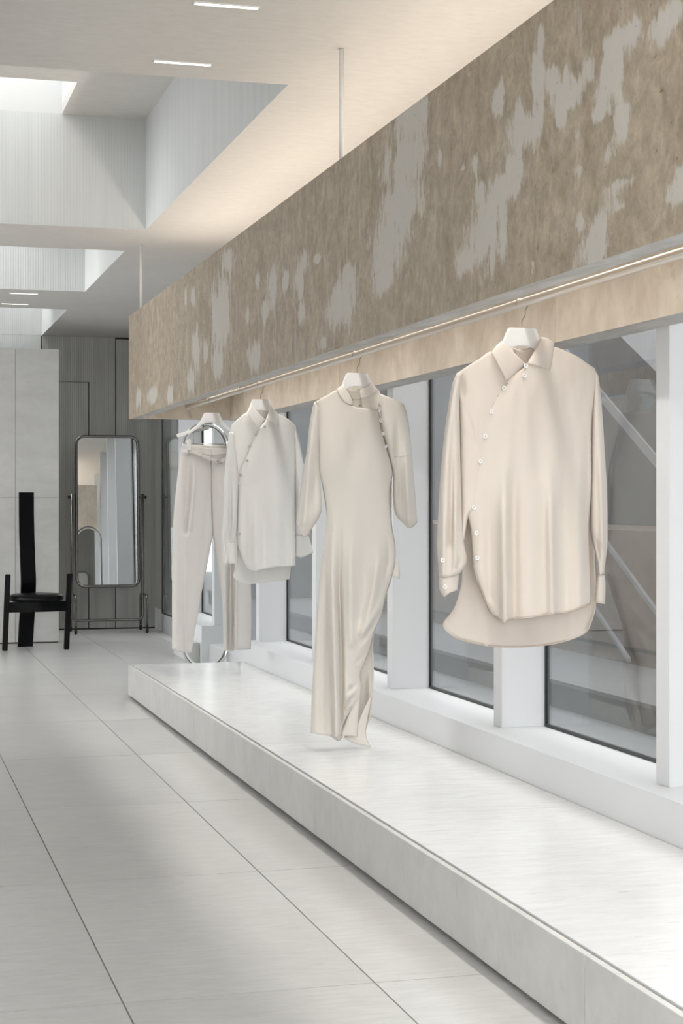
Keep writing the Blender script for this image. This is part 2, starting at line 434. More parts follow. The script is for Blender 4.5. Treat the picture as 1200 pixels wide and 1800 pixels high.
# ------------------------------------------------------------------ ceiling with skylight wells
cb = [(WX1, 2.72, YF, YB + .1, ZC, ZC + .05), (XL, WX0, YF, YB + .1, ZC, ZC + .05)]
edges = [YF] + [e for w in WELLS for e in w]
for a, b in zip(edges[0::2], edges[1::2]):
    cb.append((WX0, WX1, a, b, ZC, ZC + .05))
ce = boxes('ceiling', cb, 'plaster'); struct(ce, 'pale textured plaster ceiling with deep skylight wells', 'ceiling')
t_ = .05
for k, (y0, y1) in enumerate(WELLS):
    z0 = ZC + .0
    last = (k == 3)
    boxes('well_wall', [(WX1 - .001, WX1 + t_, y0, y1, z0 + .0003, ZS)], 'well_board', ce)
    boxes('well_wall', [(WX0 - t_, WX0 + .001, y0, y1, z0 + .0003, ZS)], 'well_board', ce)
    boxes('well_wall', [(WX0 - t_, WX1 + t_, y0 - t_, y0 + .001, z0 + .0003, ZS)], 'well_board', ce)
    boxes('well_wall', [(WX0 - t_, WX1 + t_, y1 - .001, y1 + t_, z0 + .0003, ZS)], 'well_board', ce)
    ys, y1_ = SHAFTS[k]
    sb = [(SHX[k], WX1 + t_, ys, y1_, ZS, ZS + .05)]
    if ys > y0: sb.append((WX0 - t_, WX1 + t_, y0 - t_, ys, ZS, ZS + .05))
    if y1_ < y1: sb.append((WX0 - t_, WX1 + t_, y1_, y1 + t_, ZS, ZS + .05))
    boxes('well_soffit', sb, 'plaster', ce)
    y1 = y1_
    boxes('shaft_wall', [(SHX[k], SHX[k] + t_, ys, y1, ZS + .05, ZT + .1)], 'white_wall', ce)
    boxes('shaft_wall', [(WX0 - t_, WX0, ys, y1, ZS, ZT + .1)], 'white_wall', ce)
    boxes('shaft_wall', [(WX0, SHX[k], ys - t_, ys, ZS + .05, ZT + .1)], 'white_wall', ce)
    boxes('shaft_wall', [(WX0, SHX[k], y1, y1 + t_, ZS, ZT + .1)], 'white_wall', ce)
    boxes('skylight_glazing', [(WX0, SHX[k], ys, y1, ZT, ZT + .04)], 'skylight_glazing', ce)

# ------------------------------------------------------------------ back wall, partition, side and front walls
wb = box('wall_back', (XL, 2.72, YB + .02, YB + .12, -.006, ZC + .05), 'joint_dark')
struct(wb, 'grey painted board wall with dark panel joints behind the mirror', 'wall')
gx = .009
def bx_at(px): return P(px, 887, YB).x
xa, xb_, xc, xd = bx_at(156), bx_at(203), bx_at(279), 2.72
zt_small = P(130, 671, YB).z
def panel(a, b, z0, z1): box('panel', (a + gx * .5, b - gx * .5, YB - .0, YB + .03, z0, z1), 'grey_board', wb)
box('panel', (XL, 1.48, YB, YB + .03, .012, ZC), 'well_board', wb)
panel(1.485, xa, .012, zt_small - .005); panel(1.485, xb_, zt_small + .0, ZC - .002)
panel(xa, xb_, .012, zt_small + .0005); panel(xb_, xc, .012, ZC - .018); panel(xc, xd, .012, ZC - .018)
# free-standing stone partition in front of it
wp = box('wall_partition', (XL + .02, 1.485, 14.345, 14.62, 0, 2.478), 'reveal_brown')
struct(wp, 'free standing pale stone partition behind the black chair', 'wall')
pz = [.012, P(40, 875, 14.32).z, 2.484]
pxs = [1.492, P(27, 887, 14.32).x, P(27, 887, 14.32).x - 1.24, -1.35, -2.5, XL + .02]
for i in range(len(pxs) - 1):
    for j in range(2):
        box('panel', (pxs[i + 1] + .0015, pxs[i] - .0015, 14.32, 14.35, pz[j] + .0015, pz[j + 1] - .0015), 'partition_stone', wp)
box('side_panel', (1.486, 1.494, 14.35, 14.62, .012, 2.484), 'partition_stone', wp)
box('top_panel', (XL + .02, 1.492, 14.35, 14.62, 2.479, 2.486), 'partition_stone', wp)

w = boxes('wall_left', [(XL - .1, XL, YF, 8.5, -.006, ZC), (XL - .1, XL, 13.8, YB + .1, -.006, ZC), (XL - .1, XL, 8.5, 13.8, -.006, .25), (XL - .1, XL, 8.5, 13.8, 2.65, ZC)], 'white_wall'); struct(w, 'white side wall with an invented glazed opening added for side light', 'wall')
wn = boxes('window_15', [(XL - .08, XL - .03, 8.5, 13.8, .25, .30), (XL - .08, XL - .03, 8.5, 13.8, 2.60, 2.65)] + [(XL - .08, XL - .03, 8.5 + 1.75 * k, 8.55 + 1.75 * k, .3, 2.6) for k in range(4)], 'gasket')  # side glazing invented out of view, its span chosen for the light
struct(wn, 'invented black framed side wall glazing added for side light', 'window')
for k in range(3):
    box('pane', (XL - .06, XL - .05, 8.55 + 1.75 * k, 8.5 + 1.75 * (k + 1), .3, 2.6), 'window_glass', wn)
# assumed shop front, unseen, added for frontal light: frame and panes
wf = boxes('wall_front', [(XL, 2.60, YF - .1, YF, 0, .25), (XL, 2.60, YF - .1, YF, 2.65, ZC), (XL, -3.4, YF - .1, YF, .25, 2.65), (2.2, 2.60, YF - .1, YF, .25, 2.65)], 'white_wall')
struct(wf, 'white front wall with an assumed shop front opening added for light', 'wall')
wn = boxes('window_1', [(-3.4, 2.2, YF - .09, YF - .03, .25, .30), (-3.4, 2.2, YF - .09, YF - .03, 2.60, 2.65)] + [(x, x + .05, YF - .09, YF - .03, .3, 2.6) for x in (-3.4, -1.55, .3, 2.15)], 'gasket')
struct(wn, 'black framed glazing of the assumed, unseen shop front', 'window')
for x in (-3.35, -1.5, .35):
    box('pane', (x, x + 1.8, YF - .065, YF - .055, .3, 2.6), 'window_glass', wn)

# ------------------------------------------------------------------ window wall: sill, fins, windows
XS, XFIN, XG = 2.195, 2.289, 2.463
ZSILL, ZLOW = .322, .196
YSE, YWE = 10.27, 13.04
wr = box('wall_right', (XR, 2.65, 14.90, YB + .02, -.006, ZC), 'grey_board'); struct(wr, 'short grey board wall beside the last window', 'wall')
si = box('trim_1', (XS, 2.479, YF, YSE, 0, ZSILL), 'white_paint', bevel=.002); struct(si, 'white boxed window sill running behind the platform', 'sill')
# cover joints of the sill boxing
si2 = box('trim_2', (2.25, 2.479, YSE, YWE, 0, ZLOW), 'white_paint'); struct(si2, 'low white window sill past the end of the platform', 'sill')
si3 = box('trim_3', (XR - .002, 2.62, YWE, YB, 0, ZLOW), 'white_paint'); struct(si3, 'low white ledge below the last window near the back wall', 'sill')
FY = [4.582 + 1.395 * k for k in range(-4, 7)]
for k, y in enumerate(FY):
    z0 = ZSILL if y < YSE - .09 else ZLOW
    o = box('trim_%d' % (k + 4), (XFIN, 2.479, y, y + .088, z0, ZC), 'white_paint', bevel=.0015)
    struct(o, 'deep white upright fin standing between two windows', 'mullion'); o['group'] = 'white fins along the window wall'
def window(n, y0, y1, z0, x=XG):
    t = .011; dpt = .016
    bars = [(x, x + dpt, y0, y0 + t, z0, ZC), (x, x + dpt, y1 - t, y1, z0, ZC), (x, x + dpt, y0 + t, y1 - t, z0, z0 + t), (x, x + dpt, y0 + t, y1 - t, ZC - t, ZC)]
    o = boxes('window_%d' % n, bars, 'gasket')
    struct(o, 'tall clear window pane in slim black gasket', 'window'); o['group'] = 'tall windows between the white fins'
    box('pane', (x + .004, x + .012, y0 + t, y1 - t, z0 + t, ZC - t), 'window_glass', o)
n = 2
ys = [YF] + FY
for a, b in zip(ys[:-1], ys[1:]):
    a2 = a + .088 if a != YF else a
    window(n, a2, b, ZSILL if b < YSE else ZLOW); n += 1
window(n, FY[-1] + .088, 14.90, ZLOW)

# ------------------------------------------------------------------ courtyard outside the windows
fc = box('floor_courtyard', (2.60, 6.2, YF - 2, 20, -.1, .10), 'court_paving'); struct(fc, 'grey paved courtyard floor outside the windows', 'floor')
wk = box('trim_20', (2.479, 2.60, YF, YWE, -.006, .19), 'concrete'); struct(wk, 'dark concrete kerb along the outside of the windows', 'kerb')
wc = box('wall_courtyard', (5.30, 5.5, YF - 2, 20, .1, 3.6), 'concrete'); struct(wc, 'dark concrete courtyard wall outside the windows', 'wall')
wc2 = box('wall_courtyard_end', (2.72, 5.3, 18.6, 18.8, .1, 5.0), 'concrete'); struct(wc2, 'dark concrete wall closing the end of the courtyard', 'wall')
st = thing('concrete_stair', 'pale concrete stair flight climbing outside the windows above a clay base', 'stair', (4.3, 6.5, .1))
box('base_step', (3.46, 4.22, 4.0, 15.5, .10, .225), 'concrete', st)
box('base_tread', (3.45, 4.22, 3.99, 15.51, .225, .245), 'court_paving', st)
box('clay_base', (4.22, 5.29, 4.0, 15.5, .10, 1.02), 'clay_wall', st)
box('base_trim', (4.20, 4.215, 4.0, 15.5, .325, .345), 'gasket', st)  # thin dark trim along the foot of the clay base
# soffit line rises away from the camera
def zs(y): return 1.916 + .52 * (y - 8.66)
fly0, fly1 = 6.9, 12.2
poly = [(fly0, zs(fly0)), (fly1, zs(fly1)), (fly1, zs(fly1) + .75), (fly0, zs(fly0) + .75)]
prism('stringer', poly, 4.25, 4.33, 'pale_concrete', st, plane='YZ')
prism('flight_slab', [(a, b + .02) for a, b in poly[:2]] + [(fly1, zs(fly1) + .2), (fly0, zs(fly0) + .2)], 4.33, 5.28, 'concrete', st, plane='YZ')
for k in range(16):
    y = fly0 + .32 * k
    box('step', (4.335, 5.28, y, y + .34, zs(y) + .22, zs(y) + .38), 'pale_concrete', st)
ra = st
for (z9, hgt, th) in ((1.93, .055, .02), (1.985, .012, .012), (1.125, .03, .02), (.644, .024, .02)):
    p = [(7.4, z9 + .56 * (7.4 - 9.33)), (11.4, z9 + .56 * (11.4 - 9.33))]
    if p[0][1] < .28: p[0] = (9.33 + (.28 - z9) / .56, .28)
    prism('rail', [p[0], p[1], (p[1][0], p[1][1] + hgt), (p[0][0], p[0][1] + hgt)], 4.08, 4.08 + th, 'rail_steel', ra, plane='YZ')
for y in (7.45, 11.3):
    box('post', (4.085, 4.105, y, y + .03, .245, 1.93 + .56 * (y - 9.33)), 'rail_steel', ra)

# ------------------------------------------------------------------ display platform
PX0, PX1, PZ, PE = 1.478, 2.193, .197, 10.18
pf = thing('display_platform', 'long low white stone platform under the hanging clothes', 'platform', ((PX0 + PX1) / 2, 5, 0))
box('core', (PX0 + .03, PX1, YF + .02, PE - .03, .0, PZ - .03), 'joint_dark', pf)
box('recessed_base', (PX0 + .022, PX0 + .03, YF + .02, PE - .02, .0, .03), 'reveal_brown', pf)
tj = [YF + .02, .02, 3.335, 6.657, PE]
for a, b in zip(tj[:-1], tj[1:]):
    box('top_slab', (PX0 + .026, PX1 - .001, a + .0012, b - .0012, PZ - .03, PZ), 'platform_stone', pf, bevel=.001)
fj = [YF + .02, -1.24, 1.06, 3.36, 5.68, 8.0, PE]
for a, b in zip(fj[:-1], fj[1:]):
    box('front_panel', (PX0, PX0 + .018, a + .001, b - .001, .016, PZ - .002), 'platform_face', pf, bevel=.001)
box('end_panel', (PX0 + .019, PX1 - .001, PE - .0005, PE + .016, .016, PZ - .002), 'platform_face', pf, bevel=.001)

# ------------------------------------------------------------------ hanging beam
BX0, BX1, BI0, BI1 = 1.500, 2.243, 1.566, 2.120
BZ0, BZ1, BE = 1.695, 2.329, 10.30
BJ = [-2.3, -.20, 2.43, 5.05, 7.68, BE]
bmt = thing('hanging_beam', 'long hollow travertine beam hung from the ceiling above the clothes', 'beam', ((BX0 + BX1) / 2, 5, BZ0))
ell = []
for (ox, oy, s, L) in ((650, 0, 2.1818, [(165, 440, 85, 95), (130, 620, 100, 130), (115, 780, 95, 140), (70, 950, 85, 140), (60, 1050, 50, 70),
        (440, 890, 85, 160), (500, 720, 35, 60), (385, 990, 55, 60), (420, 740, 25, 60), (555, 660, 35, 110), (590, 480, 80, 110), (640, 300, 42, 110), (655, 170, 18, 85), (490, 400, 35, 70), (505, 340, 15, 50),
        (760, 370, 85, 70), (832, 270, 28, 70), (760, 290, 20, 50), (700, 310, 35, 50), (730, 450, 30, 55), (920, 300, 65, 120), (890, 420, 50, 45), (960, 450, 42, 95), (925, 570, 26, 60),
        (1010, 120, 45, 80), (940, 160, 60, 60), (1120, 100, 70, 85), (1185, 40, 50, 80), (965, 715, 65, 42), (960, 780, 28, 40), (810, 850, 28, 48), (1165, 740, 40, 70), (1200, 670, 30, 60),
        (800, 660, 20, 30), (400, 630, 15, 40), (360, 640, 14, 22), (265, 610, 12, 45), (625, 1025, 12, 30), (795, 510, 12, 50)]),
        (225, 220, 2.5263, [(950, 790, 75, 130), (970, 670, 38, 60), (760, 700, 25, 110), (770, 830, 18, 60), (410, 830, 48, 220), (395, 1050, 32, 80), (445, 600, 30, 60), (640, 710, 26, 120), (605, 830, 18, 70),
        (560, 1030, 35, 75), (305, 1000, 20, 110), (280, 1130, 18, 70), (345, 1000, 14, 50), (700, 690, 16, 60), (290, 770, 11, 60), (255, 770, 7, 60), (110, 1200, 26, 45), (185, 1200, 18, 45), (45, 1210, 14, 50), (860, 970, 22, 40),
        (840, 590, 20, 25), (785, 610, 18, 60), (575, 690, 14, 35), (530, 850, 10, 40), (1115, 700, 26, 70)])):
    for (x, y, rx, ry) in L:
        px, py = ox + x / s, oy + y / s
        if px > 1199: px = 1199
        c = PX(px, py, BX0); l = PX(px - rx / s, py, BX0); r = PX(px + rx / s, py, BX0); q = PX(px, py + ry / s, BX0)
        ell.append((c.y, c.z, max(.5 * abs(l.y - r.y), .012), max(abs(c.z - q.z), .015)))
for k in range(26):
    ell.append((random.uniform(-2.2, 3.5), random.uniform(BZ0, BZ1), random.uniform(.03, .10), random.uniform(.05, .15)))
def pdist(y, z):
    best = 1.2
    for cy, cz, ry, rz in ell:
        dy = (y - cy) / ry; dz = (z - cz) / rz
        if abs(dy) < 3 and abs(dz) < 3:
            best = min(best, math.hypot(dy, dz) - 1)
    return max(-1, min(1.2, best))
for a, b in zip(BJ[:-1], BJ[1:]):
    ny = max(2, int((b - a) / .025)); nz = 26
    v, f = [], []
    for i in range(ny + 1):
        for j in range(nz + 1):
            v.append((BX0, a + .0012 + (b - a - .0024) * i / ny, BZ0 + (BZ1 - BZ0) * j / nz))
    for i in range(ny):
        for j in range(nz):
            k = i * (nz + 1) + j; f.append((k, k + 1, k + nz + 2, k + nz + 1))
    vals = [pdist(p[1], p[2]) + .18 for p in v]
    nb = len(v)
    ring = [i * (nz + 1) for i in range(ny + 1)] + [ny * (nz + 1) + j for j in range(1, nz + 1)] + [i * (nz + 1) + nz for i in range(ny - 1, -1, -1)] + [j for j in range(nz - 1, 0, -1)]
    off = {}
    for r in ring:
        off[r] = len(v); v.append((BI0, v[r][1], v[r][2])); vals.append(1.2)
    for r, s in zip(ring, ring[1:] + ring[:1]):
        f.append((r, off[r], off[s], s))
    f.append(tuple(off[r] for r in ring))
    o = obj('front_slab', v, f, 'beam_travertine', bmt)
    at = o.data.attributes.new('patch', 'FLOAT', 'POINT')
    at.data.foreach_set('value', vals)
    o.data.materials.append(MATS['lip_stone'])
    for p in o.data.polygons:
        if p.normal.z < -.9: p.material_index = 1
    o2 = box('back_slab', (BI1, BX1, a + .0012, b - .0012, BZ0, BZ1), 'inner_travertine', bmt)
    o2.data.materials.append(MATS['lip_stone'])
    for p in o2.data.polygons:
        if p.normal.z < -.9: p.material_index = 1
box('end_slab', (BI0 + .001, BI1 - .001, 10.215, BE - .001, BZ0 + .002, BZ1 - .001), 'inner_travertine', bmt)
box('light_shelf', (BI0 + .001, BI1 - .001, BJ[0], 10.214, 2.165, 2.205), 'white_metal', bmt)
box('led_profile', (1.83, 1.89, -.4, 9.9, 2.205, 2.209), 'led_strip', bmt)
for y in (.9, P(600, 887, 1).y and PX(600, 887, 1.55).y, PX(248, 887, 1.55).y):
    tube('suspension_rod', [(1.55, y, BZ1 - .002), (1.55, y, ZC - .001)], .0085, 'white_metal', bmt)

# ------------------------------------------------------------------ garment rail
RX, RZ, RR = 1.85, 1.770, .0128
rl = thing('garment_rail', 'long round metal garment rail fixed inside the beam', 'rail', (RX, 5, RZ))
tube('rod', [(RX, BJ[0], RZ), (RX, 10.205, RZ)], RR, 'rail_metal', rl, seg=24)
lathe('end_flange', [(.0, 0), (.019, 0), (.019, .008), (.0, .008)], (RX, 10.206, RZ), (0, 1, 0), 'rail_metal', rl)
v, f = [], []
ya, yb = PX(420, 880, RX).y, PX(366, 880, RX).y
for k in range(17):
    y = ya + (yb - ya) * k / 16; q = len(v)
    v += boxv(RX - .008, RX - .003, y - .008, y + .008, RZ + .0105, RZ + .018); f += [tuple(i + q for i in w_) for w_ in BOXF]
obj('notched_strip', v, f, 'rail_metal', rl)['kind'] = 'stuff'

# ------------------------------------------------------------------ ceiling slot lights
def slot(px, py, label, grp):
    u = (px - 600) / FOC; d = (ZC - EYE) * FOC / (CY - py)
    x, y = d * (SA + u * CA), d * (CA - u * SA)
    t = thing('ceiling_light', label, 'ceiling light', (x, y, ZC - .004), grp)
    boxes('trim_frame', [(x - .106, x + .106, y - .016, y - .011, ZC - .004, ZC), (x - .106, x + .106, y + .011, y + .016, ZC - .004, ZC),
                         (x - .106, x - .101, y - .011, y + .011, ZC - .004, ZC), (x + .101, x + .106, y - .011, y + .011, ZC - .004, ZC)], 'white_metal', t)
    box('diffuser', (x - .101, x + .101, y - .011, y + .011, ZC - .003, ZC), 'lamp_diffuser', t)
G = 'lit slot lights in the ceiling'
slot(398, 9, 'lit slot light set in the ceiling away from the skylight edge', G)
slot(321, 110, 'lit slot light in the ceiling right beside the largest skylight edge', G)
slot(42, 515.5, 'lit slot light in the ceiling strip behind the middle skylight well', G)
slot(26, 534, 'lit slot light beside the skylight over the stone partition', G)

# ------------------------------------------------------------------ cloth
def resample(pts, n, smooth=True):
    """n+1 points evenly spaced by length along a (smoothed) polyline"""
    p = [Vector((a, b)) for a, b in pts]
    if smooth and len(p) > 2:
        q = []
        for i in range(len(p) - 1):
            a = p[i - 1] if i > 0 else p[i] * 2 - p[i + 1]
            d = p[i + 2] if i + 2 < len(p) else p[i + 1] * 2 - p[i]
            b, c = p[i], p[i + 1]
            for k in range(8):
                t = k / 8
                q.append(.5 * ((2 * b) + (c - a) * t + (2 * a - 5 * b + 4 * c - d) * t * t + (3 * b - a - 3 * c + d) * t ** 3))
        q.append(p[-1]); p = q
    L = [0]
    for a, b in zip(p[:-1], p[1:]): L.append(L[-1] + (b - a).length)
    out = []; j = 0
    for i in range(n + 1):
        s = L[-1] * i / n
        while j < len(L) - 2 and L[j + 1] < s: j += 1
        t = (s - L[j]) / max(L[j + 1] - L[j], 1e-9)
        out.append(p[j].lerp(p[j + 1], min(1, max(0, t))))
    return out
def seg_dist(p, a, b):
    ab = b - a; t = max(0, min(1, (p - a).dot(ab) / max(ab.length_squared, 1e-9)))
    return (p - a - ab * t).length
def crop(ox, oy, s):
    return lambda pts: [(ox + x / s, oy + y / s) for x, y in pts]
class Cloth:
    """garment hung in the upright plane y = Y; sheets are patches spanned by four outline curves"""
    def __init__(self, root, Y, tr, mat):
        self.root, self.Y, self.tr, self.mat, self.surf = root, Y, tr, mat, []
    def grid(self, L, R, T, B, nu, nv, sm=True):
        tr = self.tr
        L, R, T, B = tr(L), tr(R), tr(T), tr(B)
        l, r = resample(L, nv, sm), resample(R, nv, sm)
        t, b = resample([L[0]] + T + [R[0]], nu, sm), resample([L[-1]] + B + [R[-1]], nu, sm)
        G = []
        for j in range(nv + 1):
            v = j / nv; row = []
            for i in range(nu + 1):
                u = i / nu
                q = l[j] * (1 - u) + r[j] * u + t[i] * (1 - v) + b[i] * v - (t[0] * (1 - u) * (1 - v) + t[-1] * u * (1 - v) + b[0] * (1 - u) * v + b[-1] * u * v)
                row.append(q)
            G.append(row)
        return G
    def fold(self, q, folds):
        d = 0
        for pts, w, a in folds:
            m, tt, run = 1e9, 0, 0
            tot = sum((e - s).length for s, e in zip(pts[:-1], pts[1:]))
            for s, e in zip(pts[:-1], pts[1:]):
                ab = e - s; t = max(0, min(1, (q - s).dot(ab) / max(ab.length_squared, 1e-9)))
                k = (q - s - ab * t).length
                if k < m: m, tt = k, (run + ab.length * t) / tot
                run += ab.length
            if m < 3 * w:
                x = min(1, tt / .55)
                if tot < 330 / self.s: x = min(x, (1 - tt) / .4)
                d += a * (x * x * (3 - 2 * x)) * math.exp(-(m / w) ** 2)
        return d
    def sheet(self, name, L, R, T=(), B=(), nu=30, nv=40, dy=0, puff=.03, folds=(), pillow=False, mat=None, parent=None, sm=True, hem=0, label=None, tuck=.0, jitter=.003, dyr=None):
        G = self.grid(list(L), list(R), list(T), list(B), nu, nv, sm)
        s = self.scale if hasattr(self, 'scale') else 1
        F = [([Vector(p) for p in self.tr(pts)], w / self.s, a * getattr(self, 'gain', 1.25)) for pts, w, a in folds]
        V, Fc, W = [], [], nu + 1
        def depth(i, j, side):
            u, v = i / nu, j / nv
            e = max(0, 1 - abs(2 * u - 1) ** 2.6) ** .6
            q = G[j][i]
            d = puff * e * (1 - tuck * (1 - v)) + self.fold(q, F) * min(1, e * 1.6)
            d += jitter * e * noise.noise(Vector((q.x * .06, q.y * .018, side * 7.3 + self.Y)))
            return (dy if dyr is None else dy + (dyr - dy) * u) - side * d
        for j in range(nv + 1):
            for i in range(nu + 1):
                q = G[j][i]; D = depth(i, j, 1); V.append(P(q.x, q.y, self.Y + D))
                self.surf.append((q.x, q.y, self.Y + D))
        for j in range(nv):
            for i in range(nu):
                k = j * W + i; Fc.append((k, k + W, k + W + 1, k + 1))
        if pillow:
            base = len(V); idx = {}
            for j in range(nv + 1):
                for i in range(nu + 1):
                    if i in (0, nu): idx[i, j] = j * W + i
                    else:
                        q = G[j][i]; idx[i, j] = len(V); V.append(P(q.x, q.y, self.Y + dy + puff * .8 * max(0, 1 - abs(2 * i / nu - 1) ** 2.6) ** .6))
            for j in range(nv):
                for i in range(nu):
                    Fc.append((idx[i, j], idx[i + 1, j], idx[i + 1, j + 1], idx[i, j + 1]))
        o = obj(name, V, Fc, mat or self.mat, parent or self.root, smooth=True)
        md = o.modifiers.new('thickness', 'SOLIDIFY'); md.thickness = .0016; md.offset = 0
        if label: o['label'] = label
        return o, G
    def at(self, x, y, lift=.003):
        (px, py), = self.tr([(x, y)])
        best = min(self.surf, key=lambda s: (s[0] - px) ** 2 + (s[1] - py) ** 2 * 1.0 + (s[2] - self.Y) * 40)
        return P(px, py, best[2] - lift)
    def strip(self, name, pts, width, lift=.002, mat=None, n=30, parent=None):
        """a narrow band lying on the cloth (hem, placket shade line)"""
        q = resample(pts, n); V, Fc = [], []
        for i, a in enumerate(q):
            t = (q[min(i + 1, n)] - q[max(i - 1, 0)]).normalized(); nn = Vector((-t.y, t.x)) * width / 2
            for s in (-1, 1):
                V.append(self.at(a.x + nn.x * s, a.y + nn.y * s, lift))
        for i in range(n): Fc.append((2 * i, 2 * i + 1, 2 * i + 3, 2 * i + 2))
        o = obj(name, V, Fc, mat or self.mat, parent or self.root, smooth=True)
        md = o.modifiers.new('thickness', 'SOLIDIFY'); md.thickness = .0016; md.offset = 0
        return o
    def button(self, x, y, r=.0070, parent=None, lift=.003):
        lift += .0025
        c = self.at(x, y, lift)
        b = lathe('button', [(0, -.0012), (r * .55, -.0012), (r * .62, -.0024), (r * .92, -.0026), (r, -.0014), (r, .0012), (0, .0014)], c, (0, 1, 0), getattr(self, 'bmat', 'button_shell'), parent or self.root, seg=20)
        v, f = [], []
        lathe('thread', [(0, -.0021), (r * .26, -.0020), (r * .28, -.0008), (0, -.0008)], c, (0, 1, 0), 'beige_trim', b, seg=10)
        return b

# ------------------------------------------------------------------ hangers
HZ = 1.695
half = [(.042, 0), (.052, -.022), (.064, -.048), (.088, -.074), (.122, -.0985), (.165, -.112), (.198, -.121), (.204, -.131), (.196, -.143), (.160, -.1335), (.122, -.118), (.088, -.097), (.062, -.073), (.036, -.060), (.015, -.0555)]
HO = half + [(0, -.0545)] + [(-x, z) for x, z in reversed(half)]
def hanger(Y, label, reach=.204):
    h = thing('clothes_hanger', label, 'hanger', (RX, Y, HZ), 'white hangers on the rail')
    prism('body', [(RX + (x if abs(x) < .06 else math.copysign(.06 + (abs(x) - .06) * (reach - .06) / .144, x)), HZ + z - (0 if reach > .2 else .012 * min(1, max(0, abs(x) - .05) / .08))) for x, z in HO], Y - .0085, Y + .0085, 'white_plastic', h, bevel=.003)
    pts = [(0, -.012), (0, .016), (.0025, .026), (.010, .037)]
    pts += [(0 + .0188 * math.cos(math.radians(a)), .0697 + .0188 * math.sin(math.radians(a))) for a in range(-50, 201, 12)]
    q = resample(pts, 60)
    tube('hook', [(RX + a.x, Y, HZ + a.y) for a in q], .0017, 'hook_metal', h, seg=8)
    return h
YS, YD, YW, YP = 4.665, 6.44, 8.18, 9.45
hanger(YS, 'white hanger holding the beige asymmetric blouse', .170)
hanger(YD, 'white hanger holding the long cream dress', .140)
hanger(YW, 'white hanger holding the white shirt', .138)
hp = hanger(YP, 'white hanger with clip bar holding the trousers')
bz = P(372, 780.5, YP - .03).z
br = tube('clip_bar', [(RX - .168, YP - .014, bz), (RX + .168, YP - .014, bz)], .0022, 'hook_metal', hp, seg=8)
for sx in (-1, 1):
    tube('bar_hanger', [(RX + sx * .10, YP - .0, HZ - .105), (RX + sx * .105, YP - .010, HZ - .125), (RX + sx * .105, YP - .014, bz)], .0015, 'hook_metal', hp, seg=8)
    cx = P(331.5, 780, YP - .03).x if sx < 0 else 2 * RX - P(331.5, 780, YP - .03).x
    cl = box('clip', (cx - .009, cx + .009, YP - .052, YP - .006, bz - .036, bz + .026), 'white_metal', hp, bevel=.002)

# ------------------------------------------------------------------ beige blouse
t = thing('blouse', 'long beige crepe blouse with a curved buttoned front', 'blouse', (RX, YS, P(917, 1135, YS).z), None)
g5 = crop(740, 500, 2.7278)
c = Cloth(t, YS, g5, 'beige_crepe'); c.s = 2.7278
c.sheet('back_panel', [(172, 425), (178, 700), (180, 1000), (186, 1250), (202, 1370), (196, 1450), (162, 1552), (116, 1612)],
        [(845, 430), (830, 700), (825, 1000), (832, 1300), (838, 1450), (834, 1560), (802, 1650)],
        [(260, 372), (340, 322), (400, 300), (487, 310), (580, 290), (640, 300), (760, 352)],
        [(106, 1630), (112, 1656), (150, 1685), (200, 1710), (330, 1737), (480, 1741), (640, 1725), (760, 1688)], 44, 60, dy=.012, puff=-.045,
        folds=[([(330, 1200), (320, 1730)], 45, .010), ([(560, 1300), (570, 1730)], 60, -.010), ([(720, 1300), (725, 1690)], 40, .008)])
c.surf.clear()
c.sheet('front_left', [(172, 425), (182, 520), (190, 700), (192, 900), (194, 1225)],
        [(425, 440), (440, 520), (385, 640), (340, 800), (300, 950), (262, 1085), (226, 1112), (206, 1226)],
        [(215, 396), (280, 355), (340, 322), (400, 385)], [], 26, 60, dy=-.004, puff=.024,
        folds=[([(205, 570), (245, 700), (262, 830)], 9, -.006), ([(190, 430), (195, 560)], 14, -.012)], tuck=.3)
front, G = c.sheet('front_right', [(452, 428), (410, 470), (384, 494), (350, 555), (323, 605), (294, 700), (262, 850), (242, 960), (231, 1060), (224, 1100), (238, 1180), (246, 1280), (250, 1345), (262, 1400), (288, 1470), (325, 1558), (346, 1588)],
        [(832, 402), (846, 450), (832, 540), (816, 680), (815, 960), (803, 1150), (806, 1280), (812, 1480), (811, 1530)],
        [(505, 388), (560, 318), (640, 300), (740, 346)], [(380, 1610), (406, 1624), (424, 1611), (520, 1600), (640, 1581), (720, 1569), (770, 1550)], 70, 90, dy=-.012, puff=.040,
        folds=[([(395, 780), (398, 1250), (402, 1640)], 24, .028), ([(442, 800), (446, 1620)], 24, -.018), ([(520, 600), (530, 1600)], 45, .008),
               ([(615, 800), (622, 1250), (628, 1600)], 20, .024), ([(680, 700), (690, 1560)], 32, -.012), ([(760, 600), (762, 1540)], 30, .010),
               ([(320, 900), (330, 1500)], 26, -.009), ([(802, 620), (800, 1400)], 18, -.010), ([(560, 500), (565, 900)], 40, -.006)], tuck=.35)
sl, _ = c.sheet('sleeve', [(172, 425), (150, 480), (132, 580), (112, 720), (95, 900), (83, 1100), (78, 1250), (86, 1405)],
        [(200, 420), (181, 540), (184, 700), (188, 900), (193, 1100), (202, 1230), (217, 1330), (180, 1392)], [], [(130, 1402)], 24, 60, dy=-.030, puff=.034, pillow=True,
        folds=[([(150, 600), (146, 900), (140, 1250)], 14, -.014), ([(165, 900), (160, 1390)], 10, .010), ([(110, 1000), (105, 1390)], 12, .008), ([(205, 1300), (150, 1390)], 10, -.008)])
cu, _ = c.sheet('cuff', [(86, 1400), (90, 1465), (112, 1500)], [(180, 1388), (177, 1430), (172, 1466)], [], [(135, 1480)], 12, 10, dy=-.034, puff=.026, pillow=True, parent=sl)
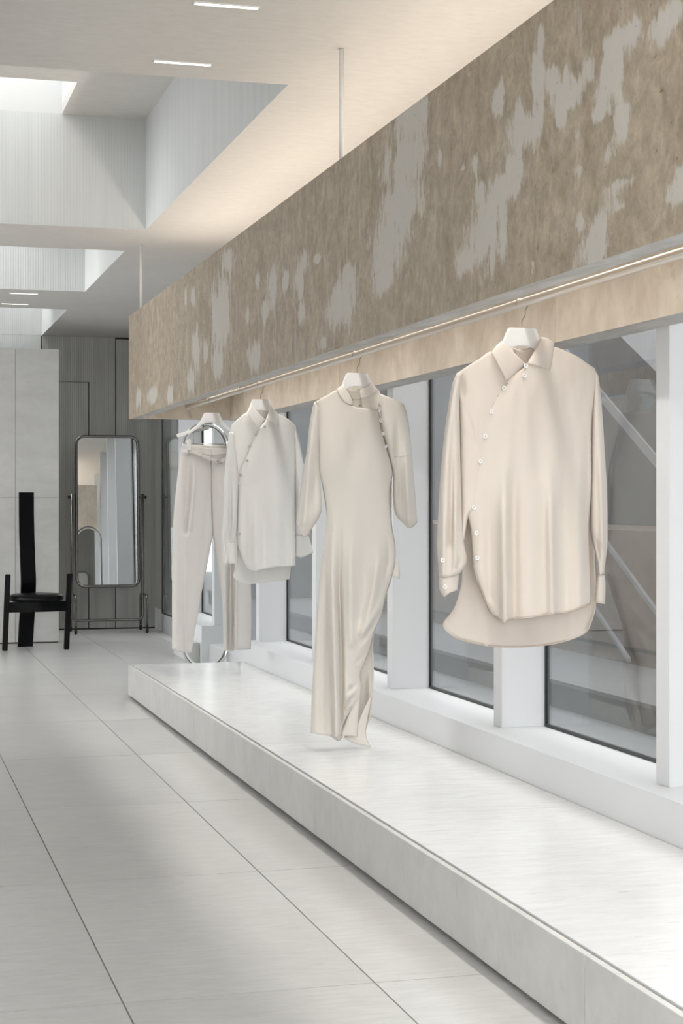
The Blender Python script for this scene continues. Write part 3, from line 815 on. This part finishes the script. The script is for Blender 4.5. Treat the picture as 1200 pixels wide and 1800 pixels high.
c.sheet('sleeve', [(836, 420), (822, 600), (815, 900), (812, 1100), (816, 1200), (838, 1300), (848, 1392)],
        [(850, 440), (866, 600), (880, 830), (890, 1000), (892, 1200), (890, 1270), (879, 1350), (877, 1390)], [], [], 18, 60, dy=.012, puff=.036, pillow=True,
        folds=[([(850, 700), (862, 1000), (868, 1250)], 10, .010), ([(835, 1200), (860, 1340)], 8, -.010)])
c.sheet('cuff', [(846, 1388), (840, 1440), (834, 1524)], [(877, 1388), (882, 1440), (880, 1533)], [], [], 10, 10, dy=.010, puff=.022, pillow=True)
c.sheet('collar_band', [(440, 305), (452, 345)], [(590, 268), (540, 360)], [(500, 318)], [(475, 368), (505, 384)], 14, 8, dy=.030, puff=.008)
c.sheet('inner_yoke', [(452, 345), (478, 400)], [(540, 355), (515, 395)], [(500, 375)], [(495, 405)], 10, 8, dy=.036, puff=.0)
co, _ = c.sheet('collar', [(388, 270), (362, 292), (336, 326)], [(500, 380), (452, 428), (410, 466)], [(440, 322)], [(375, 398)], 16, 12, dy=-.036, puff=.010, label='left leaf of the pointed collar')
c.sheet('collar', [(574, 250), (545, 315), (508, 380)], [(630, 276), (637, 300), (622, 414)], [(604, 258)], [(560, 392)], 14, 14, dy=-.036, puff=.010, label='right leaf of the pointed collar')
for pts in ([(251, 1345), (263, 1400), (288, 1468), (326, 1556), (350, 1588)], [(350, 1588), (404, 1618), (424, 1607), (520, 1596), (640, 1577), (720, 1565), (805, 1532)]):
    c.strip('hem', pts, 9, .0025, 'beige_trim')
keep = c.surf; c.surf = keep[27 * 61:27 * 61 + 71 * 91]      # on the overlapping front only
c.strip('placket_shade', [(416, 470), (389, 494), (355, 555), (328, 605), (299, 700), (267, 850), (247, 960), (236, 1060)], 4, .002, 'beige_trim', n=60)  # darker strip paints the thin shadow line along the overlapping front
c.surf = keep
cb_ = Cloth(t, YS, g5, 'beige_crepe'); cb_.s = c.s
cb_.surf = [(x, y, YS + .050) for x, y in g5([(a, b) for a in range(90, 850, 20) for b in range(1340, 1760, 20)])]
cb_.strip('hem', [(200, 1400), (195, 1450), (163, 1550), (113, 1616), (108, 1640), (150, 1681), (200, 1706), (330, 1733), (480, 1737), (640, 1721), (760, 1684), (802, 1648), (832, 1560)], 8, .006, 'beige_trim', n=60)
for x, y in ((502, 390), (495, 437), (397, 497), (337, 608), (307, 729), (283, 848), (252, 1070), (264, 1192), (269, 1312)): c.button(x, y, lift=.006 if y < 400 else .003)
c.button(103, 1323, parent=sl); c.button(114, 1450, parent=sl)

# ------------------------------------------------------------------ cream dress
t = thing('dress', 'ankle length cream satin dress with draped side slit', 'dress', (RX, YD, PZ), None)
g4 = crop(500, 600, 2.4654)
c = Cloth(t, YD, g4, 'cream_satin'); c.s = 2.4654; c.gain = 1.5
c.sheet('back_panel', [(150, 300), (150, 530), (185, 800), (150, 1060), (125, 1450), (118, 1690)],
        [(470, 300), (465, 570), (465, 800), (480, 930), (466, 1020), (430, 1130), (392, 1250), (383, 1320), (386, 1400), (383, 1520), (372, 1620), (350, 1690)],
        [(300, 280)], [(190, 1708), (236, 1733), (262, 1700), (310, 1690)], 40, 80, dy=.012, puff=-.034,
        folds=[([(350, 1400), (345, 1690)], 14, -.012), ([(372, 1400), (362, 1650)], 8, .010)])
c.sheet('slit_tail', [(318, 1664), (290, 1695), (254, 1717)], [(382, 1520), (352, 1690), (373, 1761)], [(345, 1590)], [(300, 1741), (345, 1754)], 14, 14, dy=.004, puff=.010)
c.surf.clear()
c.sheet('skirt_insert', [(315, 1545), (280, 1610), (244, 1708)], [(332, 1490), (322, 1600), (314, 1713)], [], [(280, 1711)], 12, 20, dy=-.012, puff=.008)
c.sheet('front_panel', [(130, 262), (142, 330), (146, 450), (149, 560), (170, 640), (182, 730), (180, 820), (165, 920), (150, 1060), (135, 1250), (120, 1500), (113, 1697)],
        [(405, 292), (415, 370), (440, 460), (468, 565), (457, 625), (455, 700), (465, 800), (480, 890), (478, 955), (465, 1020), (440, 1090), (420, 1180), (388, 1258), (364, 1340), (342, 1400), (326, 1440), (331, 1515), (312, 1570), (286, 1602), (252, 1660), (243, 1709)],
        [(180, 235), (226, 212), (244, 246), (272, 270), (302, 283), (355, 290)], [(160, 1705), (215, 1712)], 70, 140, dy=-.008, puff=.045,
        folds=[([(215, 700), (205, 1000), (215, 1350), (226, 1720)], 15, .032), ([(180, 900), (165, 1300), (165, 1690)], 20, -.010), ([(244, 700), (236, 1050), (246, 1400), (246, 1720)], 11, -.028),
               ([(290, 750), (285, 1000), (292, 1300)], 20, .012), ([(345, 800), (345, 1000), (325, 1200)], 26, -.010), ([(400, 800), (405, 950), (380, 1120), (340, 1260)], 18, .012),
               ([(445, 820), (452, 950), (430, 1050)], 10, -.008),
               ([(440, 1060), (405, 1160), (350, 1250), (310, 1300)], 13, .010), ([(420, 1160), (380, 1240), (330, 1290)], 8, -.008), ([(385, 1255), (350, 1310), (315, 1340)], 8, .010), ([(366, 1335), (335, 1370), (300, 1395)], 6, -.008),
               ([(332, 1500), (290, 1530), (250, 1570)], 6, .010), ([(328, 1528), (285, 1552), (250, 1590)], 5, -.009), ([(318, 1555), (280, 1580), (240, 1620)], 5, .009), ([(300, 1585), (262, 1610)], 5, -.008), ([(330, 1470), (290, 1500), (260, 1530)], 6, -.007),
               ([(300, 320), (298, 600)], 30, -.006), ([(220, 350), (215, 640)], 30, .006)], tuck=.4)
sl, _ = c.sheet('sleeve', [(130, 262), (110, 350), (96, 480), (80, 560), (63, 690), (50, 790)], [(150, 290), (147, 450), (151, 570), (159, 690), (154, 752), (97, 843)], [], [(60, 812), (84, 846)], 22, 50, dy=-.026, puff=.036, pillow=True,
        folds=[([(120, 300), (100, 600), (85, 790)], 14, .010), ([(135, 480), (125, 760)], 12, -.008)])
c.strip('sleeve_seam', [(97, 497), (120, 490), (145, 500)], 4, .001, n=10, parent=sl)
sr, _ = c.sheet('sleeve', [(410, 226), (414, 300), (420, 370), (441, 455), (470, 568), (470, 640), (480, 745), (530, 808)], [(518, 274), (536, 350), (550, 480), (560, 600), (570, 720), (575, 785)], [(470, 248)], [(553, 806)], 24, 50, dy=.004, puff=.034, pillow=True,
        folds=[([(490, 320), (482, 420), (476, 560)], 9, -.012), ([(520, 350), (530, 600), (540, 780)], 14, .012), ([(500, 500), (505, 740)], 12, -.008)])
c.strip('sleeve_seam', [(478, 500), (515, 496), (550, 488)], 4, .001, n=10, parent=sr)
c.sheet('hip_flap', [(478, 955), (470, 990), (462, 1014)], [(494, 955), (499, 1000), (498, 1029)], [], [], 6, 8, dy=-.004, puff=.004)
g6 = crop(580, 633, 7.595)
k = Cloth(t, YD, g6, 'cream_satin'); k.s = 7.595
k.sheet('neck_lining', [(292, 515), (298, 605)], [(410, 520), (432, 640)], [], [(370, 636)], 12, 10, dy=.030, puff=.002, label='inside of the dress seen through the neck')
k.sheet('neck_lining', [(411, 516), (422, 580), (430, 640)], [(642, 396), (668, 440), (642, 655)], [(520, 486)], [(540, 652)], 16, 12, dy=.008, puff=.004, dyr=-.030, label='inner right front below the stand collar')
k.sheet('collar_band', [(208, 380), (245, 450), (296, 526)], [(398, 400), (396, 450), (411, 522)], [(300, 405)], [(350, 530)], 16, 8, dy=.028, puff=.004, label='back of the stand collar')
k.sheet('collar_band', [(398, 402), (396, 450), (412, 522)], [(545, 296), (600, 350), (644, 400)], [(485, 356)], [(520, 490)], 18, 8, dy=-.004, puff=.008, dyr=-.036, label='right side of the stand collar')
k.sheet('collar_band', [(186, 322), (140, 352), (84, 392)], [(306, 570), (304, 588), (298, 606)], [(215, 392), (268, 478)], [(136, 488), (205, 562)], 22, 8, dy=-.034, puff=.008, label='left side of the stand collar')
p_ = P(580 + 395 / 7.595, 633 + 610 / 7.595, YD + .020)
box('loop_button', (p_.x - .003, p_.x + .003, p_.y - .004, p_.y, p_.z - .0025, p_.z + .0025), 'thread_dark', t, bevel=.001)
for x, y in ((410, 290), (416, 343), (426, 400), (438, 455)): c.button(x, y, .0072, lift=.012)

# ------------------------------------------------------------------ white shirt
t = thing('shirt', 'white cotton shirt with off centre buttoned front', 'shirt', (RX, YW, P(458, 1026, YW).z), None)
g3 = crop(290, 680, 3.6)
c = Cloth(t, YW, g3, 'white_cotton'); c.s = 3.6
c.sheet('back_panel', [(420, 240), (440, 600), (448, 900), (455, 1000), (446, 1130), (430, 1192)], [(815, 240), (812, 700), (808, 1000), (796, 1130), (785, 1219)], [(520, 165), (610, 150), (720, 172)],
        [(440, 1215), (480, 1238), (530, 1249), (620, 1238), (720, 1226)], 34, 50, dy=.010, puff=-.038, folds=[([(560, 1150), (555, 1248)], 14, -.012)])
c.surf.clear()
c.sheet('front_left', [(405, 292), (425, 330), (440, 500), (450, 620)], [(598, 262), (580, 330), (530, 480), (490, 620)], [(430, 232), (470, 195), (516, 165), (555, 215)], [(470, 622)], 22, 30, dy=-.004, puff=.022, tuck=.3)
c.sheet('front_right', [(636, 215), (592, 266), (560, 305), (532, 380), (495, 465), (466, 532), (461, 700), (455, 935), (468, 1020), (500, 1110), (522, 1150)],
        [(818, 238), (824, 330), (822, 500), (822, 800), (826, 1135)], [(680, 160), (716, 170), (780, 205)], [(545, 1163), (572, 1167), (620, 1155), (700, 1141), (780, 1139)], 60, 80, dy=-.010, puff=.042,
        folds=[([(570, 700), (572, 1150)], 22, .012), ([(620, 650), (625, 1140)], 26, -.010), ([(700, 500), (700, 1130)], 34, .010), ([(760, 600), (762, 1130)], 24, -.010), ([(800, 500), (802, 1130)], 14, .010),
               ([(510, 620), (505, 1080)], 20, -.006), ([(640, 560), (480, 700)], 40, -.004)], tuck=.35)
sl, _ = c.sheet('sleeve', [(405, 290), (392, 400), (374, 600), (370, 800), (362, 940), (368, 1120)], [(432, 290), (462, 540), (458, 700), (452, 880), (442, 960), (402, 1122)], [(418, 286)], [(385, 1124)], 22, 60, dy=-.026, puff=.034, pillow=True,
        folds=[([(415, 400), (412, 800), (405, 980)], 10, -.012), ([(435, 600), (432, 850), (420, 985)], 9, .012), ([(395, 500), (388, 900)], 10, .008), ([(385, 880), (382, 1110)], 8, -.010), ([(448, 820), (428, 985)], 5, -.008)])
cu, _ = c.sheet('cuff', [(388, 992), (392, 1060), (398, 1122)], [(436, 990), (439, 1060), (442, 1119)], [(412, 986)], [], 10, 12, dy=-.050, puff=.014, pillow=True, parent=sl)
sr, _ = c.sheet('sleeve', [(818, 240), (820, 500), (821, 800), (826, 935)], [(826, 245), (850, 350), (878, 500), (905, 640), (918, 800), (912, 940)], [], [], 18, 50, dy=.010, puff=.034, pillow=True, folds=[([(840, 400), (850, 800)], 10, .010)])
c.sheet('cuff', [(826, 930), (824, 1000), (824, 1074)], [(908, 938), (922, 990), (938, 1050)], [], [(870, 1079)], 12, 12, dy=.006, puff=.022, pillow=True, parent=sr)
c.sheet('collar_band', [(548, 140), (590, 175)], [(676, 140), (645, 190)], [(612, 150)], [(615, 195)], 12, 6, dy=.028, puff=.006)
c.sheet('collar', [(546, 113), (532, 135), (514, 163)], [(634, 208), (612, 240), (590, 266)], [(585, 158)], [(550, 215)], 14, 10, dy=-.050, puff=.009, label='left leaf of the pointed collar')
c.sheet('collar', [(664, 122), (656, 160), (638, 206)], [(690, 150), (714, 172), (716, 250)], [(676, 132)], [(680, 228)], 12, 12, dy=-.056, puff=.009, label='right leaf of the pointed collar')
c.bmat = 'button_grey'
c.strip('placket_shade', [(600, 262), (566, 306), (538, 380), (501, 465), (472, 532), (467, 700), (462, 900)], 5, .004, 'stone_twill', n=40)  # raised darker strip stands in for shade along the buttoned edge
for x, y in ((630, 252), (573, 302), (535, 375), (518, 468), (477, 560), (470, 930)): c.button(x, y, .0074, lift=.010)

# ------------------------------------------------------------------ trousers
t = thing('trousers', 'pale stone coloured trousers clipped by the waist to a hanger', 'trousers', (RX, YP, P(370, 1148, YP).z), None)
c = Cloth(t, YP, g3, 'stone_twill'); c.s = 3.6
c.sheet('leg', [(106, 372), (96, 430), (76, 600), (56, 800), (48, 1000), (45, 1300), (45, 1660)], [(291, 398), (292, 600), (296, 800), (301, 935), (288, 1010), (256, 1180), (231, 1300), (200, 1480), (165, 1684)],
        [(180, 380), (250, 393)], [(75, 1664), (82, 1674)], 40, 90, dy=0, puff=.036, pillow=True,
        folds=[([(170, 430), (166, 600), (150, 760), (130, 920)], 9, -.016), ([(190, 430), (185, 600), (160, 900)], 10, .010), ([(125, 430), (128, 600), (126, 900)], 10, -.008), ([(130, 900), (128, 1300), (130, 1660)], 9, .014), ([(80, 800), (72, 1300), (75, 1650)], 16, .006),
               ([(270, 640), (250, 900), (220, 1200)], 14, -.006)], tuck=.3)
c.sheet('leg', [(289, 398), (292, 600), (298, 800), (303, 940), (311, 972), (330, 1100), (350, 1250), (365, 1400), (371, 1670)], [(472, 384), (492, 600), (515, 800), (532, 1000), (542, 1240), (546, 1400), (542, 1660)],
        [(340, 392), (400, 386)], [(430, 1672), (440, 1664)], 40, 90, dy=.004, puff=.034, pillow=True,
        folds=[([(405, 500), (412, 900), (414, 1250), (414, 1668)], 20, -.045), ([(375, 1100), (382, 1300), (386, 1660)], 8, .010), ([(448, 900), (450, 1250), (446, 1660)], 10, .016), ([(330, 500), (326, 800)], 12, -.006)], tuck=.3)
c.sheet('waistband', [(106, 360), (104, 404)], [(476, 372), (480, 425)], [(180, 372), (250, 386), (300, 390), (390, 384)], [(180, 412), (290, 432), (390, 425)], 40, 8, dy=-.004, puff=.040)
c.sheet('waist_lining', [(108, 362), (112, 385)], [(474, 374), (470, 392)], [(290, 372)], [(290, 405)], 30, 5, dy=.010, puff=-.030)
bl, _ = c.sheet('belt', [(106, 398), (105, 418)], [(342, 462), (338, 486)], [(180, 404), (245, 430)], [(180, 424), (245, 452)], 30, 4, dy=-.012, puff=.036)
b2, _ = c.sheet('belt', [(345, 470), (342, 488)], [(470, 405), (474, 428)], [(390, 440)], [(395, 462)], 24, 4, dy=-.010, puff=.036)
c.strip('fly_seam', [(291, 440), (292, 560), (294, 650)], 3, .002, n=16)
p_ = c.at(346, 472, .004)
for dx in (-.006, .006):
    tube('ring', arc((p_.x + dx, p_.z), .010, 0, 345, 20, lambda a, b: (a, p_.y - .004, b)), .0018, 'hook_metal', t, seg=8, closed=True)
for x in (140, 230, 291): c.strip('belt_loop', [(x, 362 + (x - 110) * .12), (x, 430 + (x - 110) * .12)], 7, .004, n=6)

# ------------------------------------------------------------------ black chair
cx, cyy = 1.235, 13.80
ch = thing('high_back_chair', 'black lacquered chair with very tall narrow back plank', 'chair', (cx, cyy, 0))
def CP(px, py, Y): return P(px, py, Y)
# back plank: continuous bent board from the floor to the top
prof = [(0, 14.02), (.15, 14.03), (.30, 14.01), (.42, 13.98), (.55, 13.955), (.75, 13.965), (.95, 14.03), (1.12, 14.10), (1.272, 14.15)]
lat = [(0, 44.3), (.15, 46.0), (.30, 48.0), (.42, 49.3), (.55, 49.8), (.75, 48.2), (.95, 46.8), (1.12, 46.3), (1.272, 46.2)]
def interp(tab, z):
    for (a, b), (c_, d) in zip(tab[:-1], tab[1:]):
        if a <= z <= c_: 
            t_ = (z - a) / (c_ - a); t_ = t_ * t_ * (3 - 2 * t_) * .5 + t_ * .5; return b + (d - b) * t_
    return tab[-1][1]
v, f = [], []; n = 48; hw = .061; th = .011; an = math.radians(8)
for i in range(n + 1):
    z = 1.272 * i / n; y = interp(prof, z); x = P(interp(lat, z), 887, y).x
    for sx, sy in ((-1, -1), (1, -1), (1, 1), (-1, 1)):
        v.append((x + sx * hw * math.cos(an) - sy * th * math.sin(an), y + sx * hw * math.sin(an) * .6 + sy * th, z))
for i in range(n):
    for k_ in range(4): f.append((4 * i + k_, 4 * i + (k_ + 1) % 4, 4 * i + 4 + (k_ + 1) % 4, 4 * i + 4 + k_))
f += [(0, 1, 2, 3), (4 * n + 3, 4 * n + 2, 4 * n + 1, 4 * n)]
o = obj('back_plank', v, f, 'black_lacquer', ch)
# seat cushion: round pad
sc_ = P(63.5, 887, 13.80)
lathe('seat_cushion', [(0, .385), (.19, .385), (.215, .392), (.222, .412), (.214, .434), (.19, .446), (.10, .452), (0, .453)], (sc_.x, 13.79, 0), (0, 0, 1), 'black_leather', ch, seg=48)
tube('cushion_piping', [(sc_.x + .218 * math.cos(a), 13.79 + .218 * math.sin(a), .432) for a in [2 * math.pi * i_ / 48 for i_ in range(48)]], .004, 'black_leather', ch, seg=8, closed=True)
# curved apron under the seat
v, f = [], []; n = 24
lx, rx_ = P(14, 887, 13.68).x, P(117, 887, 13.69).x
for i in range(n + 1):
    u = i / n; x = lx + (rx_ - lx) * u; y = 13.66 - .035 * math.sin(math.pi * u)
    for (dy_, z) in ((0, .305), (.022, .305), (.022, .388), (0, .388)): v.append((x, y + dy_, z + .006 * u))
for i in range(n):
    for k_ in range(4): f.append((4 * i + k_, 4 * i + (k_ + 1) % 4, 4 * i + 4 + (k_ + 1) % 4, 4 * i + 4 + k_))
f += [(0, 1, 2, 3), (4 * n + 3, 4 * n + 2, 4 * n + 1, 4 * n)]
obj('apron', v, f, 'black_lacquer', ch)
box('seat_rail', (sc_.x - .05, sc_.x + .05, 13.69, 13.975, .325, .384), 'black_lacquer', ch, bevel=.004)
for (tx0, bx0, w_, mat_) in ((9.2, 3.8, .042, 0), (117.5, 112.2, .042, 0)):
    yt, yb_ = 13.70, 13.665
    a = P(tx0, 887, yt).x; b = P(bx0, 887, yb_).x
    V = [(b, yb_ - .02, 0), (b + w_, yb_ - .02, 0), (b + w_, yb_ + .025, 0), (b, yb_ + .025, 0), (a, yt - .02, .610), (a + w_, yt - .02, .610), (a + w_, yt + .025, .610), (a, yt + .025, .610)]
    lg = obj('leg', V, BOXF, 'black_lacquer', ch, bevel=.004)
    V2 = [((q_[0] - .0008 if i_ in (0, 3, 4, 7) else q_[0] - w_ + .0006), q_[1] + (.004 if i_ in (0, 1, 4, 5) else -.004), q_[2] + (.006 if i_ < 4 else -.006)) for i_, q_ in enumerate(V)]
    obj('worn_face', V2, BOXF, 'worn_edge', lg)

# ------------------------------------------------------------------ cheval mirror on casters
MY = 15.40
mc_ = P(188.5, 887, MY)
cm = thing('cheval_mirror', 'tall rounded rectangular mirror on a steel caster stand', 'mirror', (mc_.x, MY, 0))
def rrect(x0, x1, z0, z1, r, n=8):
    pts = []
    for (cx_, cz_, a0) in ((x1 - r, z1 - r, 0), (x0 + r, z1 - r, 90), (x0 + r, z0 + r, 180), (x1 - r, z0 + r, 270)):
        pts += [(cx_ + r * math.cos(math.radians(a0 + 90 * i / n)), cz_ + r * math.sin(math.radians(a0 + 90 * i / n))) for i in range(n + 1)]
    return pts
p0, p1 = P(134.5, 1031, MY), P(242.5, 767.5, MY)
TILT, MYAW = math.radians(5.1), math.radians(-2.0)
pivz = P(188, 874, MY).z
def mt(x, y, z):
    """tilt about the knob axis and turn slightly"""
    dz = z - pivz; y2 = y * math.cos(TILT) + dz * math.sin(TILT); z2 = dz * math.cos(TILT) - y * math.sin(TILT)
    dx = x - mc_.x
    return (mc_.x + dx * math.cos(MYAW) - y2 * math.sin(MYAW), MY + dx * math.sin(MYAW) + y2 * math.cos(MYAW), pivz + z2)
rp = rrect(p0.x, p1.x, p0.z, p1.z, .072)
tube('mirror_frame', [mt(a, 0, b) for a, b in rp], .0145, 'dark_steel', cm, seg=14, closed=True)
ip = rrect(p0.x + .006, p1.x - .006, p0.z + .006, p1.z - .006, .068); n = len(ip)
obj('mirror_glass', [mt(a, -.004, b) for a, b in ip] + [mt(a, .004, b) for a, b in ip], [tuple(range(n)), tuple(range(2 * n - 1, n - 1, -1))] + [(i, (i + 1) % n, n + (i + 1) % n, n + i) for i in range(n)], 'mirror_glass', cm)
xl, xr = P(126.2, 887, MY).x, P(250.5, 887, MY).x
zb = P(188, 1090, MY).z; ztp = P(188, 868, MY).z; r_ = .045
path = [(xl, ztp)] + [(xl, zb + r_)] + arc((xl + r_, zb + r_), r_, 180, 270, 8, lambda a, b: (a, b))[1:] + arc((xr - r_, zb + r_), r_, 270, 360, 8, lambda a, b: (a, b)) + [(xr, ztp)]
tube('stand_post', [(a, MY + .002, b) for a, b in path], .012, 'dark_steel', cm)
for x, s in ((xl, -1), (xr, 1)):
    lathe('knob', [(0, 0), (.006, 0), (.006, .010), (.016, .014), (.018, .022), (.012, .028), (0, .029)], (x + s * .008, MY, pivz), (s, 0, 0), 'black_rubber', cm, seg=16)
    tube('pivot_pin', [(x, MY, pivz), (x - s * .035, MY, pivz)], .006, 'dark_steel', cm, seg=10)
    # inverted-U foot running front to back
    zt = P(188, 1045, MY).z; yf, ybk = MY - .20, MY + .20; rr = .055; xo = x + .012
    pth = [(yf, .055)] + arc((yf + rr, zt - rr), rr, 180, 90, 8, lambda a, b: (a, b)) + arc((ybk - rr, zt - rr), rr, 90, 0, 8, lambda a, b: (a, b)) + [(ybk, .055)]
    ft = tube('foot', [(xo, a, b) for a, b in pth], .0115, 'dark_steel', cm)
    for yy in (yf, ybk):
        ca = lathe('caster', [(0, -.012), (.020, -.012), (.026, -.008), (.026, .008), (.020, .012), (0, .012)], (xo, yy, .026), (1, 0, 0), 'black_rubber', ft, seg=20)

# ------------------------------------------------------------------ pill-shaped chrome mirror behind the trousers
QY = 10.92
qc = P(361, 887, QY); qr = .150
qt, qb = P(361, 745, QY).z, .085
pm = thing('oval_floor_mirror', 'tall pill shaped floor mirror in chrome tube behind the trousers', 'mirror', (qc.x, QY, 0))
def pill(r): 
    return arc((qc.x, qt - qr), r, 0, 180, 20, lambda a, b: (a, b)) + arc((qc.x, qb + qr), r, 180, 360, 20, lambda a, b: (a, b))
tube('mirror_frame', [(a, QY, b) for a, b in pill(qr)], .0095, 'chrome', pm, closed=True)
tube('rear_frame', [(a, QY + .05, b) for a, b in pill(qr - .004)], .007, 'dark_steel', pm, closed=True)
ip = pill(qr - .022); n = len(ip)
obj('mirror_glass', [(a, QY + .002, b) for a, b in ip] + [(a, QY + .010, b) for a, b in ip], [tuple(range(n)), tuple(range(2 * n - 1, n - 1, -1))] + [(i, (i + 1) % n, n + (i + 1) % n, n + i) for i in range(n)], 'mirror_glass', pm)
for s in (-1, 1):
    tube('foot', [(qc.x + s * .10, QY - .09, .012), (qc.x + s * .10, QY - .05, .03), (qc.x + s * .10, QY, .10), (qc.x + s * .10, QY + .05, .10), (qc.x + s * .10, QY + .13, .012)], .008, 'chrome', pm)
